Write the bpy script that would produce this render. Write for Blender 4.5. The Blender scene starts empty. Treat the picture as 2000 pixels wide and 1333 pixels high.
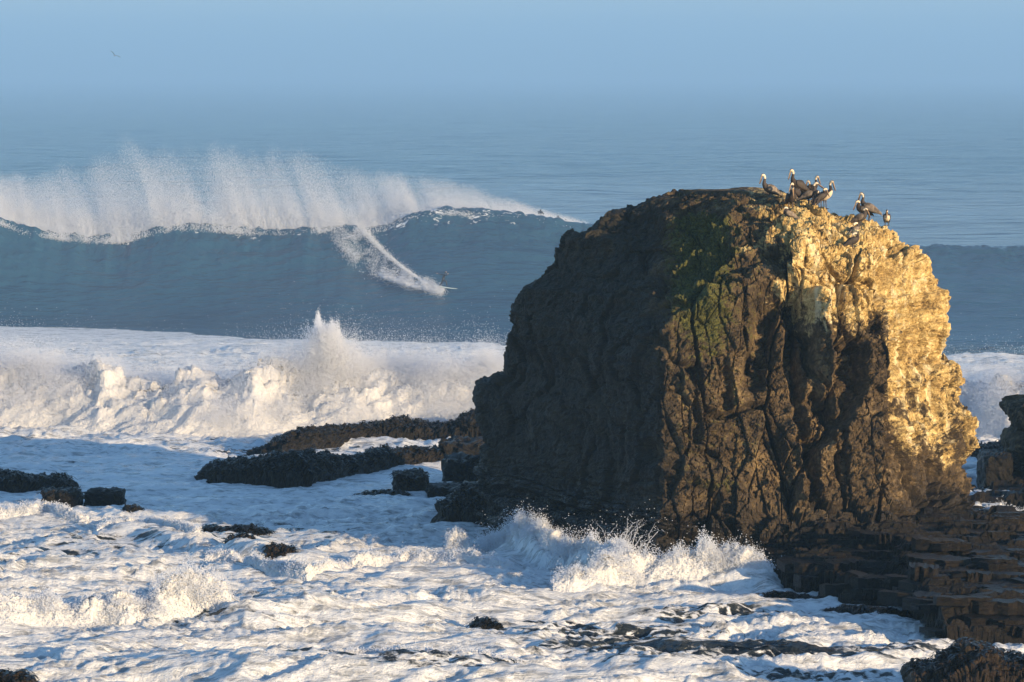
import bpy, math, random
import numpy as np
from mathutils import Vector
random.seed(4)
RS = np.random.RandomState(11)
scn = bpy.context.scene
C = scn.collection

# ------------------------------------------------------------------ camera
F = 8333.0            # focal length in pixels of the 2000 px wide frame (150 mm)
CZ = 22.0             # eye height above the sea
HOR = 140.0           # horizon row
PITCH = math.atan((666.5 - HOR) / F)
cam_d = bpy.data.cameras.new("camera"); cam_d.lens = 150.0; cam_d.sensor_width = 36.0
cam_d.clip_start = 1.0; cam_d.clip_end = 90000.0
cam = bpy.data.objects.new("camera", cam_d); C.objects.link(cam)
cam.location = (0, 0, CZ); cam.rotation_euler = (math.pi / 2 - PITCH, 0, 0)
scn.camera = cam
CA, SA = math.cos(PITCH), math.sin(PITCH)

# ------------------------------------------------------------------ sky and sun
SUN_EL, SUN_AZ = math.radians(9.0), math.radians(133.0)   # azimuth clockwise from +Y
world = bpy.data.worlds.new("World"); scn.world = world; world.use_nodes = True
wn = world.node_tree; wn.nodes.clear()
sky = wn.nodes.new('ShaderNodeTexSky'); sky.sky_type = 'NISHITA'; sky.sun_disc = False
sky.sun_elevation = SUN_EL; sky.sun_rotation = SUN_AZ
sky.air_density = 1.0; sky.dust_density = 0.15; sky.ozone_density = 3.0
bg = wn.nodes.new('ShaderNodeBackground'); bg.inputs['Strength'].default_value = 0.15
wo = wn.nodes.new('ShaderNodeOutputWorld')
wn.links.new(sky.outputs[0], bg.inputs[0]); wn.links.new(bg.outputs[0], wo.inputs[0])
sun_d = bpy.data.lights.new("sun", 'SUN'); sun_d.energy = 5.0; sun_d.angle = math.radians(0.6)
sun_d.color = (1.0, 0.72, 0.40)
sun = bpy.data.objects.new("sun", sun_d); C.objects.link(sun)
SDIR = Vector((math.sin(SUN_AZ) * math.cos(SUN_EL), math.cos(SUN_AZ) * math.cos(SUN_EL), math.sin(SUN_EL)))
sun.rotation_euler = SDIR.to_track_quat('Z', 'Y').to_euler()
vs = scn.view_settings
vs.view_transform = 'Standard'; vs.look = 'None'; vs.exposure = 0.95; vs.gamma = 1.0; vs.use_curve_mapping = False
cy = scn.cycles
cy.use_denoising = True; cy.max_bounces = 5; cy.diffuse_bounces = 2; cy.glossy_bounces = 2
cy.transmission_bounces = 2; cy.volume_bounces = 1; cy.caustics_reflective = False; cy.caustics_refractive = False

# ------------------------------------------------------------------ projection helpers
def at(px, py, Y):
    u = (px - 1000.0) / F; v = -(py - 666.5) / F
    d = np.array([u, CA + v * SA, -SA + v * CA]); s = Y / d[1]
    return np.array([d[0] * s, Y, CZ + d[2] * s])
def sea_at(px, py):
    u = (px - 1000.0) / F; v = -(py - 666.5) / F
    dz = -SA + v * CA; s = -CZ / dz
    return np.array([u * s, (CA + v * SA) * s, 0.0])
def proj(P):
    D = P[:, 1] * CA - (P[:, 2] - CZ) * SA
    U = P[:, 1] * SA + (P[:, 2] - CZ) * CA
    return 1000 + F * P[:, 0] / D, 666.5 - F * U / D
def zrow(py, Y): return at(1000, py, Y)[2]

# ------------------------------------------------------------------ noise (numpy)
def facets(P, tilt, seed=0):
    """cells that each carry their own random tilted plane: angular broken rock"""
    P = np.asarray(P, np.float32) + seed; I = np.floor(P).astype(np.int32); best = np.full(len(P), 9e9, np.float32); f2 = best.copy(); val = np.zeros(len(P), np.float32)
    for dx in (-1, 0, 1):
        for dy in (-1, 0, 1):
            for dz in (-1, 0, 1):
                h = _h(I[:, 0] + dx, I[:, 1] + dy, I[:, 2] + dz); q = _g[h] * .5 + .5; v = P - (I + [dx, dy, dz] + q); dd = (v * v).sum(1); g = _g[(h + 91) & 255]
                k = dd < best; f2 = np.where(k, best, np.minimum(f2, dd)); val = np.where(k, (v * g).sum(1) * tilt + (h / 255.0 - .5), val); best = np.where(k, dd, best)
    return val, np.sqrt(f2) - np.sqrt(best)
_perm = np.random.RandomState(3).permutation(256).astype(np.int32); _perm = np.concatenate([_perm, _perm, _perm])
_g = np.random.RandomState(5).normal(size=(256, 3)).astype(np.float32); _g /= np.linalg.norm(_g, axis=1)[:, None]
def _h(i, j, k): return _perm[_perm[_perm[i & 255] + (j & 255)] + (k & 255)]
def gn(P):
    P = np.asarray(P, np.float32); I = np.floor(P).astype(np.int32); f = P - I
    u = f * f * f * (f * (f * 6 - 15) + 10); r = 0
    for dx in (0, 1):
        wx = u[:, 0] if dx else 1 - u[:, 0]
        for dy in (0, 1):
            wy = u[:, 1] if dy else 1 - u[:, 1]
            for dz in (0, 1):
                wz = u[:, 2] if dz else 1 - u[:, 2]
                g = _g[_h(I[:, 0] + dx, I[:, 1] + dy, I[:, 2] + dz)]
                r = r + wx * wy * wz * (g[:, 0] * (f[:, 0] - dx) + g[:, 1] * (f[:, 1] - dy) + g[:, 2] * (f[:, 2] - dz))
    return r * 1.5
def fbm(P, o=4, gain=.5, lac=2.03):
    a = 1.0; r = 0; P = np.asarray(P, np.float32)
    for k in range(o):
        r = r + a * gn(P + 17.3 * k); P = P * lac; a *= gain
    return r
def bil(P, o=3, gain=.5, lac=2.1):
    a = 1.0; r = 0; P = np.asarray(P, np.float32)
    for k in range(o):
        r = r + a * (np.abs(gn(P + 9.1 * k)) * 2 - .5); P = P * lac; a *= gain
    return r
def rid(P, o=3, gain=.5, lac=2.1):
    return -bil(P, o, gain, lac)
def worley(P):
    P = np.asarray(P, np.float32); I = np.floor(P).astype(np.int32)
    f1 = np.full(len(P), 9e9, np.float32); f2 = f1.copy(); cid = np.zeros(len(P), np.float32)
    for dx in (-1, 0, 1):
        for dy in (-1, 0, 1):
            for dz in (-1, 0, 1):
                h = _h(I[:, 0] + dx, I[:, 1] + dy, I[:, 2] + dz)
                q = (_g[h] * .5 + .5)
                d = np.sqrt((I[:, 0] + dx + q[:, 0] - P[:, 0]) ** 2 + (I[:, 1] + dy + q[:, 1] - P[:, 1]) ** 2 + (I[:, 2] + dz + q[:, 2] - P[:, 2]) ** 2)
                nearer = d < f1
                f2 = np.where(nearer, f1, np.minimum(f2, d)); cid = np.where(nearer, h / 255.0, cid); f1 = np.where(nearer, d, f1)
    return f1, f2, cid
def sm(a, b, x):
    t = np.clip((x - a) / (b - a), 0, 1); return t * t * (3 - 2 * t)
def st(X, Y, Z, sx, sy, sz): return np.stack([np.asarray(X) * sx, np.asarray(Y) * sy, np.asarray(Z) * sz], 1)

# ------------------------------------------------------------------ mesh helpers
def mesh_np(name, V, Fa, mat, smooth=True, attrs=None):
    me = bpy.data.meshes.new(name); V = np.asarray(V, np.float32); Fa = np.asarray(Fa, np.int32)
    n, k = Fa.shape
    me.vertices.add(len(V)); me.vertices.foreach_set('co', V.ravel())
    me.loops.add(n * k); me.loops.foreach_set('vertex_index', Fa.ravel())
    me.polygons.add(n); me.polygons.foreach_set('loop_start', np.arange(0, n * k, k, dtype=np.int32))
    me.polygons.foreach_set('use_smooth', np.full(n, smooth))
    me.update(calc_edges=True); me.validate()
    for a, v in (attrs or {}).items():
        me.attributes.new(a, 'FLOAT', 'POINT').data.foreach_set('value', np.asarray(v, np.float32))
    if mat: me.materials.append(mat)
    return me
def obj(name, me, parent=None, label=None, cat=None, group=None, kind=None, loc=None):
    o = bpy.data.objects.new(name, me); C.objects.link(o)
    if parent is not None: o.parent = parent
    if loc is not None: o.location = loc
    if label: o['label'] = label
    if cat: o['category'] = cat
    if group: o['group'] = group
    if kind: o['kind'] = kind
    return o
def grid_faces(nr, nc, wrap=False):
    r = np.arange(nr - 1)[:, None]; c = np.arange(nc if wrap else nc - 1)[None, :]
    a = r * nc + c; b = r * nc + (c + 1) % nc
    return np.stack([a, b, b + nc, a + nc], -1).reshape(-1, 4)
def grid_normals(G, wrap=False):
    if wrap:
        du = np.roll(G, -1, 1) - np.roll(G, 1, 1)
    else:
        du = np.gradient(G, axis=1)
    dv = np.gradient(G, axis=0); N = np.cross(du, dv); N /= (np.linalg.norm(N, axis=2)[..., None] + 1e-9)
    return N
def _points_group():
    g = bpy.data.node_groups.new("drops", 'GeometryNodeTree')
    g.interface.new_socket("Geometry", in_out='INPUT', socket_type='NodeSocketGeometry'); g.interface.new_socket("Geometry", in_out='OUTPUT', socket_type='NodeSocketGeometry')
    i = g.nodes.new('NodeGroupInput'); o = g.nodes.new('NodeGroupOutput'); m = g.nodes.new('GeometryNodeMeshToPoints')
    a = g.nodes.new('GeometryNodeInputNamedAttribute'); a.data_type = 'FLOAT'; a.inputs['Name'].default_value = 'rad'
    q = g.nodes.new('GeometryNodeSetMaterial'); q.inputs['Material'].default_value = M['spray']
    g.links.new(i.outputs[0], m.inputs['Mesh']); g.links.new(a.outputs[0], m.inputs['Radius']); g.links.new(m.outputs[0], q.inputs[0]); g.links.new(q.outputs[0], o.inputs[0])
    return g
def tri_cloud(name, P, size, mat, **kw):
    """a cloud of fine drops, each one a small sphere"""
    me = bpy.data.meshes.new(name); P = np.asarray(P, np.float32); me.vertices.add(len(P)); me.vertices.foreach_set('co', P.ravel())
    me.attributes.new('rad', 'FLOAT', 'POINT').data.foreach_set('value', (np.asarray(size) * np.ones(len(P))).astype(np.float32)); me.materials.append(mat); me.update()
    o = obj(name, me, **kw); md = o.modifiers.new("drops", 'NODES')
    if 'drops' not in bpy.data.node_groups: _points_group()
    md.node_group = bpy.data.node_groups['drops']
    return o
_TV = np.array([[1, 0, 0], [-1, 0, 0], [0, 1, 0], [0, -1, 0], [0, 0, 1], [0, 0, -1]], float)
_TF = np.array([[0, 2, 4], [2, 1, 4], [1, 3, 4], [3, 0, 4], [2, 0, 5], [1, 2, 5], [3, 1, 5], [0, 3, 5]])
def drop_cloud(name, P, size, mat, **kw):
    n = len(P); s = np.asarray(size).reshape(-1, 1, 1) * np.ones((n, 1, 1)) * RS.uniform(.5, 1.3, (n, 1, 3))
    V = (P[:, None, :] + _TV[None] * s).reshape(-1, 3)
    Fa = (_TF[None] + (np.arange(n) * 6)[:, None, None]).reshape(-1, 3)
    return obj(name, mesh_np(name, V, Fa, mat, True), **kw)

# ------------------------------------------------------------------ materials
class N:
    def __init__(s, name):
        s.m = bpy.data.materials.new(name); s.m.use_nodes = True; s.t = s.m.node_tree; s.t.nodes.clear()
        s.out = s.new('ShaderNodeOutputMaterial'); s._tc = None
    def new(s, t): return s.t.nodes.new(t)
    def put(s, sock, v):
        if hasattr(v, 'is_linked') or isinstance(v, bpy.types.NodeSocket): s.t.links.new(v, sock)
        elif isinstance(v, tuple) and len(v) == 3 and sock.type == 'RGBA': sock.default_value = (*v, 1)
        else: sock.default_value = v
    def co(s, scale=(1, 1, 1), rot=(0, 0, 0)):
        if s._tc is None: s._tc = s.new('ShaderNodeTexCoord')
        mp = s.new('ShaderNodeMapping'); mp.inputs['Scale'].default_value = scale; mp.inputs['Rotation'].default_value = rot
        s.t.links.new(s._tc.outputs['Object'], mp.inputs[0]); return mp.outputs[0]
    def noise(s, sc, det=4, rough=.55, scale=(1, 1, 1), dist=0, rot=(0, 0, 0)):
        n = s.new('ShaderNodeTexNoise'); s.put(n.inputs['Vector'], s.co(scale, rot)); n.inputs['Scale'].default_value = sc
        n.inputs['Detail'].default_value = det; n.inputs['Roughness'].default_value = rough; n.inputs['Distortion'].default_value = dist
        return n.outputs[0]
    def vor(s, sc, scale=(1, 1, 1), feature='DISTANCE_TO_EDGE'):
        n = s.new('ShaderNodeTexVoronoi'); n.feature = feature; s.put(n.inputs['Vector'], s.co(scale)); n.inputs['Scale'].default_value = sc
        return n.outputs['Distance']
    def attr(s, a):
        n = s.new('ShaderNodeAttribute'); n.attribute_name = a; return n.outputs['Fac']
    def math(s, op, a, b=0.0, c=0.0):
        n = s.new('ShaderNodeMath'); n.operation = op
        for i, v in enumerate((a, b, c)): s.put(n.inputs[i], v)
        return n.outputs[0]
    def step(s, x, a, b):
        n = s.new('ShaderNodeMapRange'); n.interpolation_type = 'SMOOTHSTEP'; s.put(n.inputs[0], x)
        n.inputs[1].default_value = a; n.inputs[2].default_value = b; return n.outputs[0]
    def ramp(s, x, stops):
        n = s.new('ShaderNodeValToRGB'); s.put(n.inputs[0], x); e = n.color_ramp.elements
        while len(e) < len(stops): e.new(.5)
        for el, (p, c) in zip(e, stops): el.position = p; el.color = (*c, 1)
        return n.outputs[0]
    def mix(s, f, a, b):
        n = s.new('ShaderNodeMix'); n.data_type = 'RGBA'; s.put(n.inputs[0], f); s.put(n.inputs[6], a); s.put(n.inputs[7], b); return n.outputs[2]
    def bump(s, h, dist, strength=1.0, nrm=None):
        n = s.new('ShaderNodeBump'); s.put(n.inputs['Height'], h); n.inputs['Distance'].default_value = dist
        n.inputs['Strength'].default_value = strength
        if nrm is not None: s.put(n.inputs['Normal'], nrm)
        return n.outputs[0]
    def bsdf(s, col, rough=.6, spec=.5, nrm=None, ior=None, **kw):
        b = s.new('ShaderNodeBsdfPrincipled'); s.put(b.inputs['Base Color'], col); s.put(b.inputs['Roughness'], rough)
        s.put(b.inputs['Specular IOR Level'], spec)
        if ior: b.inputs['IOR'].default_value = ior
        if nrm is not None: s.put(b.inputs['Normal'], nrm)
        for k, v in kw.items(): s.put(b.inputs[k], v)
        return b.outputs[0]
    def add(s, a, b, f=.5):
        n = s.new('ShaderNodeMixShader'); s.put(n.inputs[0], f); s.put(n.inputs[1], a); s.put(n.inputs[2], b); return n.outputs[0]
    def done(s, sh): s.t.links.new(sh, s.out.inputs['Surface']); return s.m

def mat_plain(name, col, rough=.6, var=.3, sc=6.0):
    n = N(name); x = n.noise(sc, 3)
    c = n.ramp(x, [(.3, tuple(v * (1 - var) for v in col)), (.7, tuple(min(1, v * (1 + var)) for v in col))])
    return n.done(n.bsdf(c, rough, .4))

def mat_foam():
    n = N("foam"); a = n.noise(1.6, 6, .65); h = n.math('ADD', a, n.math('MULTIPLY', n.noise(7, 5, .7), .35))
    nr = n.bump(h, .35, .8)
    d = n.new('ShaderNodeBsdfDiffuse'); n.put(d.inputs[0], (.74, .75, .77)); n.put(d.inputs['Normal'], nr)
    t = n.new('ShaderNodeBsdfTranslucent'); n.put(t.inputs[0], (.8, .82, .84))
    return n.done(n.add(d.outputs[0], t.outputs[0], .18))
def mat_spray():
    n = N("spray"); x = n.noise(.8, 2)
    c = n.ramp(x, [(.2, (.72, .76, .84)), (.8, (.80, .83, .88))])
    d = n.new('ShaderNodeBsdfDiffuse'); n.put(d.inputs[0], c)
    t = n.new('ShaderNodeBsdfTranslucent'); n.put(t.inputs[0], c)
    return n.done(n.add(d.outputs[0], t.outputs[0], .5))
def mat_sea(name="sea_water", calm=1.0, deep=((.006, .040, .095), (.010, .056, .122))):
    n = N(name)
    fo = n.attr('foam')
    # lacing of the foam: stretched noise broken by finer cells
    a = n.noise(.34, 7, .64, (1, 2.3, 1), 1.1, (0, 0, .2)); b = n.noise(2.3, 6, .65, (1, 2.0, 1), .6, (0, 0, -.1))
    e = n.noise(.8, 8, .72, (.45, 2.6, 1), 1.3, (0, 0, .16))
    x = n.math('ADD', n.math('MULTIPLY', a, .7), n.math('MULTIPLY', b, .4))
    vw = n.new('ShaderNodeTexVoronoi'); vw.feature = 'DISTANCE_TO_EDGE'; vw.inputs['Scale'].default_value = .95
    vm = n.new('ShaderNodeVectorMath'); vm.operation = 'ADD'; wn_ = n.new('ShaderNodeTexNoise'); n.put(wn_.inputs['Vector'], n.co()); wn_.inputs['Scale'].default_value = .7; wn_.inputs['Detail'].default_value = 4
    vsn = n.new('ShaderNodeVectorMath'); vsn.operation = 'SCALE'; vsn.inputs['Scale'].default_value = 1.8; n.t.links.new(wn_.outputs['Color'], vsn.inputs[0])
    n.t.links.new(n.co((.8, 1.9, .8)), vm.inputs[0]); n.t.links.new(vsn.outputs[0], vm.inputs[1]); n.t.links.new(vm.outputs[0], vw.inputs['Vector'])
    web = n.math('SUBTRACT', 1.0, n.step(vw.outputs['Distance'], .0, .22))
    x = n.math('ADD', x, n.math('MULTIPLY', n.math('SUBTRACT', web, .35), .16))
    f = n.math('ADD', x, n.math('SUBTRACT', fo, 1.085))
    fac = n.math('MULTIPLY', n.step(f, .03, .15), n.math('ADD', .42, n.math('MULTIPLY', n.step(n.math('ADD', n.math('MULTIPLY', e, .6), n.math('MULTIPLY', x, .4)), .42, .56), .57)))
    far = n.attr('far')
    # ripples: short near the shore, long out at sea
    h1 = n.noise(.55, 5, .6, (.6, 1.3, 1), .3); h2 = n.noise(.06, 5, .62, (.45, 1.2, 1), .2); h3 = n.noise(3.2, 4, .6, (1, 1.4, 1))
    nr = n.bump(h1, 1.2, .75 * calm); nr = n.bump(h2, 12.0, .75 * calm, nr); nr2 = n.bump(h3, .12, .7, nr)
    wc = n.mix(far, (.022, .027, .030), n.ramp(h2, [(.3, deep[0]), (.7, deep[1])]))
    w = n.bsdf(wc, .22, .5, nr2, 1.33)
    h = n.math('ADD', n.math('ADD', b, n.math('MULTIPLY', e, .8)), n.math('MULTIPLY', n.noise(7, 6, .75), .5))
    nf = n.bump(h, .24, .85)
    fc = n.ramp(b, [(.25, (.74, .78, .83)), (.6, (.86, .88, .90))])
    d = n.bsdf(fc, .42, .4, nf)
    return n.done(n.add(w, d, fac))
def mat_rock(name, guano=True, base=((.013, .010, .007), (.080, .055, .029), (.31, .22, .11))):
    n = N(name)
    x1 = n.noise(.55, 6, .62); x2 = n.noise(3.2, 6, .68); x3 = n.noise(1.3, 5, .6, (1, 1, .22)); x4 = n.noise(11, 5, .7)
    xl = n.noise(1.0, 5, .6, (.35, .35, 3.2), .3)
    m = n.math('ADD', n.math('MULTIPLY', x1, .45), n.math('MULTIPLY', x2, .55))
    c = n.ramp(m, [(.36, base[0]), (.52, base[1]), (.68, base[2])])
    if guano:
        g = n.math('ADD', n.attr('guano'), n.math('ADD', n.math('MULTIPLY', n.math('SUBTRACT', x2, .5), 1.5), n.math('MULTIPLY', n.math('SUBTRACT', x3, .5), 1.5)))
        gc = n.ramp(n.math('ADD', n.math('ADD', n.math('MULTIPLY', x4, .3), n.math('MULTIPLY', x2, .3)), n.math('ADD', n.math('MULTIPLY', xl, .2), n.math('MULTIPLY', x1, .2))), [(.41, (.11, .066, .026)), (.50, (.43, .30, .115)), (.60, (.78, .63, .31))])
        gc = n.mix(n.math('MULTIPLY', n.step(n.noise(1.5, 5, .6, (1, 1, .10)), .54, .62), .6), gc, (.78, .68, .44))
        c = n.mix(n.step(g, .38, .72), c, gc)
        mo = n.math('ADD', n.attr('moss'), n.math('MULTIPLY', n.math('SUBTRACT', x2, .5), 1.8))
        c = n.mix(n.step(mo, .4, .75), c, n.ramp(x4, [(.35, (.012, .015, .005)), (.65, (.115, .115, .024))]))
        c = n.mix(n.math('MULTIPLY', n.attr('flank_shade'), n.step(x2, .22, .60)), c, (.013, .0125, .010))  # shade painted into the colour: near-black tint over the stack's shaded left flank
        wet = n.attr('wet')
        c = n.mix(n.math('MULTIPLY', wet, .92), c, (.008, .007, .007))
        rough = n.math('SUBTRACT', .85, n.math('MULTIPLY', wet, .48))
    else:
        rough = .45
    h = n.math('ADD', n.math('MULTIPLY', x2, .6), n.math('ADD', n.math('MULTIPLY', x4, .25), n.math('MULTIPLY', xl, .35)))
    nr = n.bump(h, .35, .85)
    return n.done(n.bsdf(c, rough, .35 if guano else .2, nr))

M = dict(foam=mat_foam(), spray=mat_spray(), sea=mat_sea(), wave=mat_sea("wave_water", .5, ((.011, .046, .090), (.016, .062, .110))), rock=mat_rock("stack_rock"),
         reef=mat_rock("reef_rock", False, ((.004, .004, .0045), (.011, .0095, .008), (.030, .023, .017))),
         ledge=mat_rock("ledge_rock", False, ((.0035, .003, .0028), (.009, .007, .0055), (.030, .021, .013))),
         weed=mat_plain("seaweed", (.010, .0085, .006), .4, .5),
         wet=mat_rock("wet_rock", False, ((.006, .005, .005), (.03, .021, .015), (.085, .055, .03))))

# ------------------------------------------------------------------ the sea, one sheet: near surf, breaking wave, open water
CREST = np.array([(-300, 432), (0, 423), (40, 441), (120, 454), (190, 461), (245, 459), (300, 446), (345, 436), (420, 438), (500, 447), (560, 448),
                  (640, 441), (700, 444), (745, 441), (800, 417), (870, 405), (950, 408), (1020, 416), (1080, 426), (1140, 437), (1300, 458), (1500, 470), (1850, 480), (2300, 488)], float)
YC0 = 388.0
FOOT = np.array([(-300, 372), (0, 371), (300, 367), (600, 361), (980, 356), (1500, 352), (2300, 350)], float)
def wave_params(X):
    px = 1000 + F * X / YC0
    zc = CZ - (np.interp(px, CREST[:, 0], CREST[:, 1]) - HOR) * YC0 / F
    return px, zc, np.interp(px, FOOT[:, 0], FOOT[:, 1])
def ridge_gauss(X, Y, pts, wy, h):
    """low ridge of water along the sea-level polyline pts (pixels)"""
    P = np.array([sea_at(a, b)[:2] for a, b in pts]); y0 = np.interp(X, P[:, 0], P[:, 1]); hh = np.interp(X, P[:, 0], h, left=0, right=0)
    d = (Y - y0); w = np.where(d < 0, wy * .55, wy * 1.4)
    return hh * np.exp(-(d / w) ** 2)
def sea_height(X, Y):
    near = 1 - sm(330, 362, Y); rough = near * (0.6 + .4 * (1 - sm(255, 290, Y)))
    lee = 1 - .55 * np.exp(-((Y - 228) / 20) ** 2) * sm(8, -6, X)
    P = st(X, Y, 0 * X, 1, 1, 1)
    Pw = P + np.stack([1.6 * gn(P * [.2, .2, 1] + 3), 1.2 * gn(P * [.2, .2, 1] + 8), 0 * X], 1)
    Pr = np.stack([Pw[:, 0] * .96 + Pw[:, 1] * .28, Pw[:, 1] * .96 - Pw[:, 0] * .28, 0 * X], 1)
    turb = sm(-.15, .45, fbm(P * [.11, .2, 1] + 21, 3))
    z = rough * lee * (.40 * fbm(P * [.07, .15, 1], 3) + .40 * rid(Pr * [.13, .34, 1] + 3.3, 3, .5) + .15 * rid(Pr * [.4, 1.2, 1] + 1.3, 3, .5)
                       + turb * (.13 * bil(Pw * [.9, 1.3, 1] + 8.8, 3, .6) + .05 * bil(Pw * [3.1, 4.2, 1], 2)))
    z += near * .045 * fbm(Pr * [1.1, 2.6, 1], 2)
    z += ridge_gauss(X, Y, [(-400, 1215), (0, 1225), (200, 1215), (400, 1205), (470, 1200)], 2.0, [.5, .7, .9, 1.0, 0])
    z += ridge_gauss(X, Y, [(380, 1215), (480, 1225), (620, 1215), (800, 1210), (960, 1190), (1100, 1175)], 3.2, [0, .75, .9, .7, .5, 0])
    z += ridge_gauss(X, Y, [(930, 1075), (1000, 1082), (1100, 1112), (1200, 1142), (1350, 1142), (1500, 1150), (1560, 1160)], 1.6, [0, .7, .8, .9, .6, .5, 0])
    z += ridge_gauss(X, Y, [(100, 1030), (300, 1060), (500, 1100), (650, 1110)], 2.0, [0, .5, .6, 0])
    z += ridge_gauss(X, Y, [(300, 1320), (500, 1330), (800, 1335), (1100, 1340), (1400, 1340)], 2.2, [0, .6, .8, .5, 0])
    z += ridge_gauss(X, Y, [(1000, 1310), (1200, 1322), (1420, 1330), (1460, 1333)], 1.6, [0, .45, .6, 0])
    # the big wave
    px, zc, yb = wave_params(X)
    yc = YC0 + .8 * fbm(st(X, 0 * X, 0 * X, .12, 1, 1), 3); yb = yb + 1.5 * gn(st(X, 0 * X + 4, 0 * X, .07, 1, 1))
    zc = zc + .28 * fbm(st(X, 0 * X + 2, 0 * X, .5, 1, 1), 4) * (px < 760)
    t = np.clip((Y - yb) / (yc - yb), 0, 1); face = zc * (.14 * t + .86 * t ** 2.5)
    back = zc / (1 + (np.maximum(Y - yc, 0) / 11) ** 2)
    wv = np.where(Y < yc, face, back)
    wv += sm(.02, .4, t) * (Y < yc + 6) * (.10 * fbm(P * [.35, .35, 1] + 5, 3) + sm(.72, .98, t) * .16 * bil(P * [.8, 1.2, 1] + 2, 3))
    wv *= 1 - sm(430, 520, Y)
    z = z + wv
    far = sm(400, 470, Y)
    z += far * (.5 * gn(P * [.010, .03, 1]) + .5 * rid(P * [.028, .085, 1], 2) + .12 * fbm(P * [.1, .2, 1], 2) * (Y < 900)) * (1 - sm(3000, 9000, Y))
    return z
FOOTLINE = np.array([sea_at(a, b)[:2] for a, b in [(-400, 634), (0, 636), (200, 641), (330, 648), (480, 658), (700, 665), (980, 674), (1500, 684), (1850, 690), (2300, 690)]])
def sea_foam(X, Y, z):
    P = st(X, Y, 0 * X, 1, 1, 1)
    edge = np.interp(X, FOOTLINE[:, 0], FOOTLINE[:, 1]) + 3.0 * fbm(P * [.12, .12, 1], 4)
    f = .95 * (1 - sm(-2.2, 1.0, Y - edge))
    big = fbm(P * [.035, .075, 1] + 7, 3)
    f = f - .05 - .20 * sm(.0, .6, big) * (Y < 262) - .10 * sm(.1, .6, fbm(P * [.12, .3, 1] + 3, 3)) * (Y > 262)
    # dark water showing between foam to the right of the foreground
    for px, py, rx, ry, a in [(1130, 1225, 4.2, 3.0, .30), (1200, 1262, 4.5, 2.4, .26), (1300, 1240, 3, 2, .22), (1420, 1200, 2.6, 2.6, .26), (1500, 1275, 5, 2, .26), (1290, 1300, 4, 1.5, .3),
                              (1560, 1320, 6, 1.6, .34), (850, 1300, 4, 1.5, .2), (120, 1090, 3, 2.5, .15), (640, 1320, 3.2, 1.6, .3), (930, 1330, 4, 1.4, .3), (450, 1120, 3, 2, .16), (60, 860, 5, 4, .22), (400, 865, 5, 4, .18)]:
        c = sea_at(px, py); f = f - a * np.exp(-((X - c[0]) / rx) ** 2 - ((Y - c[1]) / ry) ** 2)
    px, zc, yb = wave_params(X); t = (Y - yb) / (YC0 - yb)
    streak = sm(.35, .75, fbm(st(X + .5 * Y, Y, 0 * X, .16, .03, 1), 4)) * sm(.05, .3, t) * sm(2.2, 1.0, t) * sm(480, -100, px)
    f = np.maximum(f, .56 * streak)
    lip = sm(.82, .97, t) * sm(1.5, 1.02, t) * (.40 + .08 * (px > 740) + .2 * fbm(P * [.5, .8, 1], 3)) * sm(1250, 1000, px)
    return np.maximum(f, lip)
u_in = np.linspace(-.134, .134, 660); u_out = .134 * np.power(22.0, np.linspace(0, 1, 36))[1:]
UU = np.concatenate([-u_out[::-1], u_in, u_out])
def rows_dense(y0, y1, n):
    return 1 / np.linspace(1 / y0, 1 / y1, n)
R1 = np.concatenate([np.linspace(40, 143, 24), rows_dense(144, 345, 450)])
R2 = np.concatenate([np.linspace(345, 392, 125), np.linspace(392, 440, 24)[1:]])
R3 = np.concatenate([440 * np.power(4000 / 440, np.linspace(0, 1, 230)), 4000 * np.power(9.0, np.linspace(0, 1, 40))[1:]])
def sheet(rows):
    X = (UU[None, :] * rows[:, None]).ravel(); Y = np.repeat(rows, len(UU)); z = sea_height(X, Y)
    return np.stack([X, Y, z], 1), sea_foam(X, Y, z)
V1, f1 = sheet(R1); V2, f2 = sheet(R2); V3, f3 = sheet(R3)
# sideways overhang of the surf so that crests are not a pure height field
nc = len(UU)
Fn = grid_faces(len(R1), nc); Ff = grid_faces(len(R3), nc) + len(V1)
VV = np.concatenate([V1, V3]); ff = np.concatenate([f1, f3])
obj("sea", mesh_np("sea", VV, np.concatenate([Fn, Ff]), M['sea'], True, {'foam': ff, 'far': sm(330, 350, VV[:, 1])}),
    label="foam covered sea running out to a hazy blue horizon", cat="sea", kind="structure")
obj("breaking_wave", mesh_np("breaking_wave", V2, grid_faces(len(R2), nc), M['wave'], True, {'foam': f2 * np.where(V2[:, 1] > 356, .93, 1), 'far': 0 * f2 + 1}),
    label="tall dark teal breaking wave with spray blowing off its crest", cat="wave", kind="structure")

# ------------------------------------------------------------------ haze
def haze():
    x0, x1, y0, y1, z0, z1 = -60000, 60000, -3000, 62000, -6, 165
    V = [(x, y, z) for z in (z0, z1) for y in (y0, y1) for x in (x0, x1)]
    Fa = [(0, 2, 3, 1), (4, 5, 7, 6), (0, 1, 5, 4), (1, 3, 7, 5), (3, 2, 6, 7), (2, 0, 4, 6)]
    m = bpy.data.materials.new("haze"); m.use_nodes = True; t = m.node_tree; t.nodes.clear()
    o = t.nodes.new('ShaderNodeOutputMaterial'); p = t.nodes.new('ShaderNodeVolumePrincipled')
    p.inputs['Color'].default_value = (.36, .66, 1.0, 1); p.inputs['Density'].default_value = .00012
    p.inputs['Anisotropy'].default_value = 0.0
    t.links.new(p.outputs[0], o.inputs['Volume'])
    obj("haze", mesh_np("haze", V, Fa, m, False), label="pale blue sea haze over the whole bay", cat="haze", kind="stuff")
haze()
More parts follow.
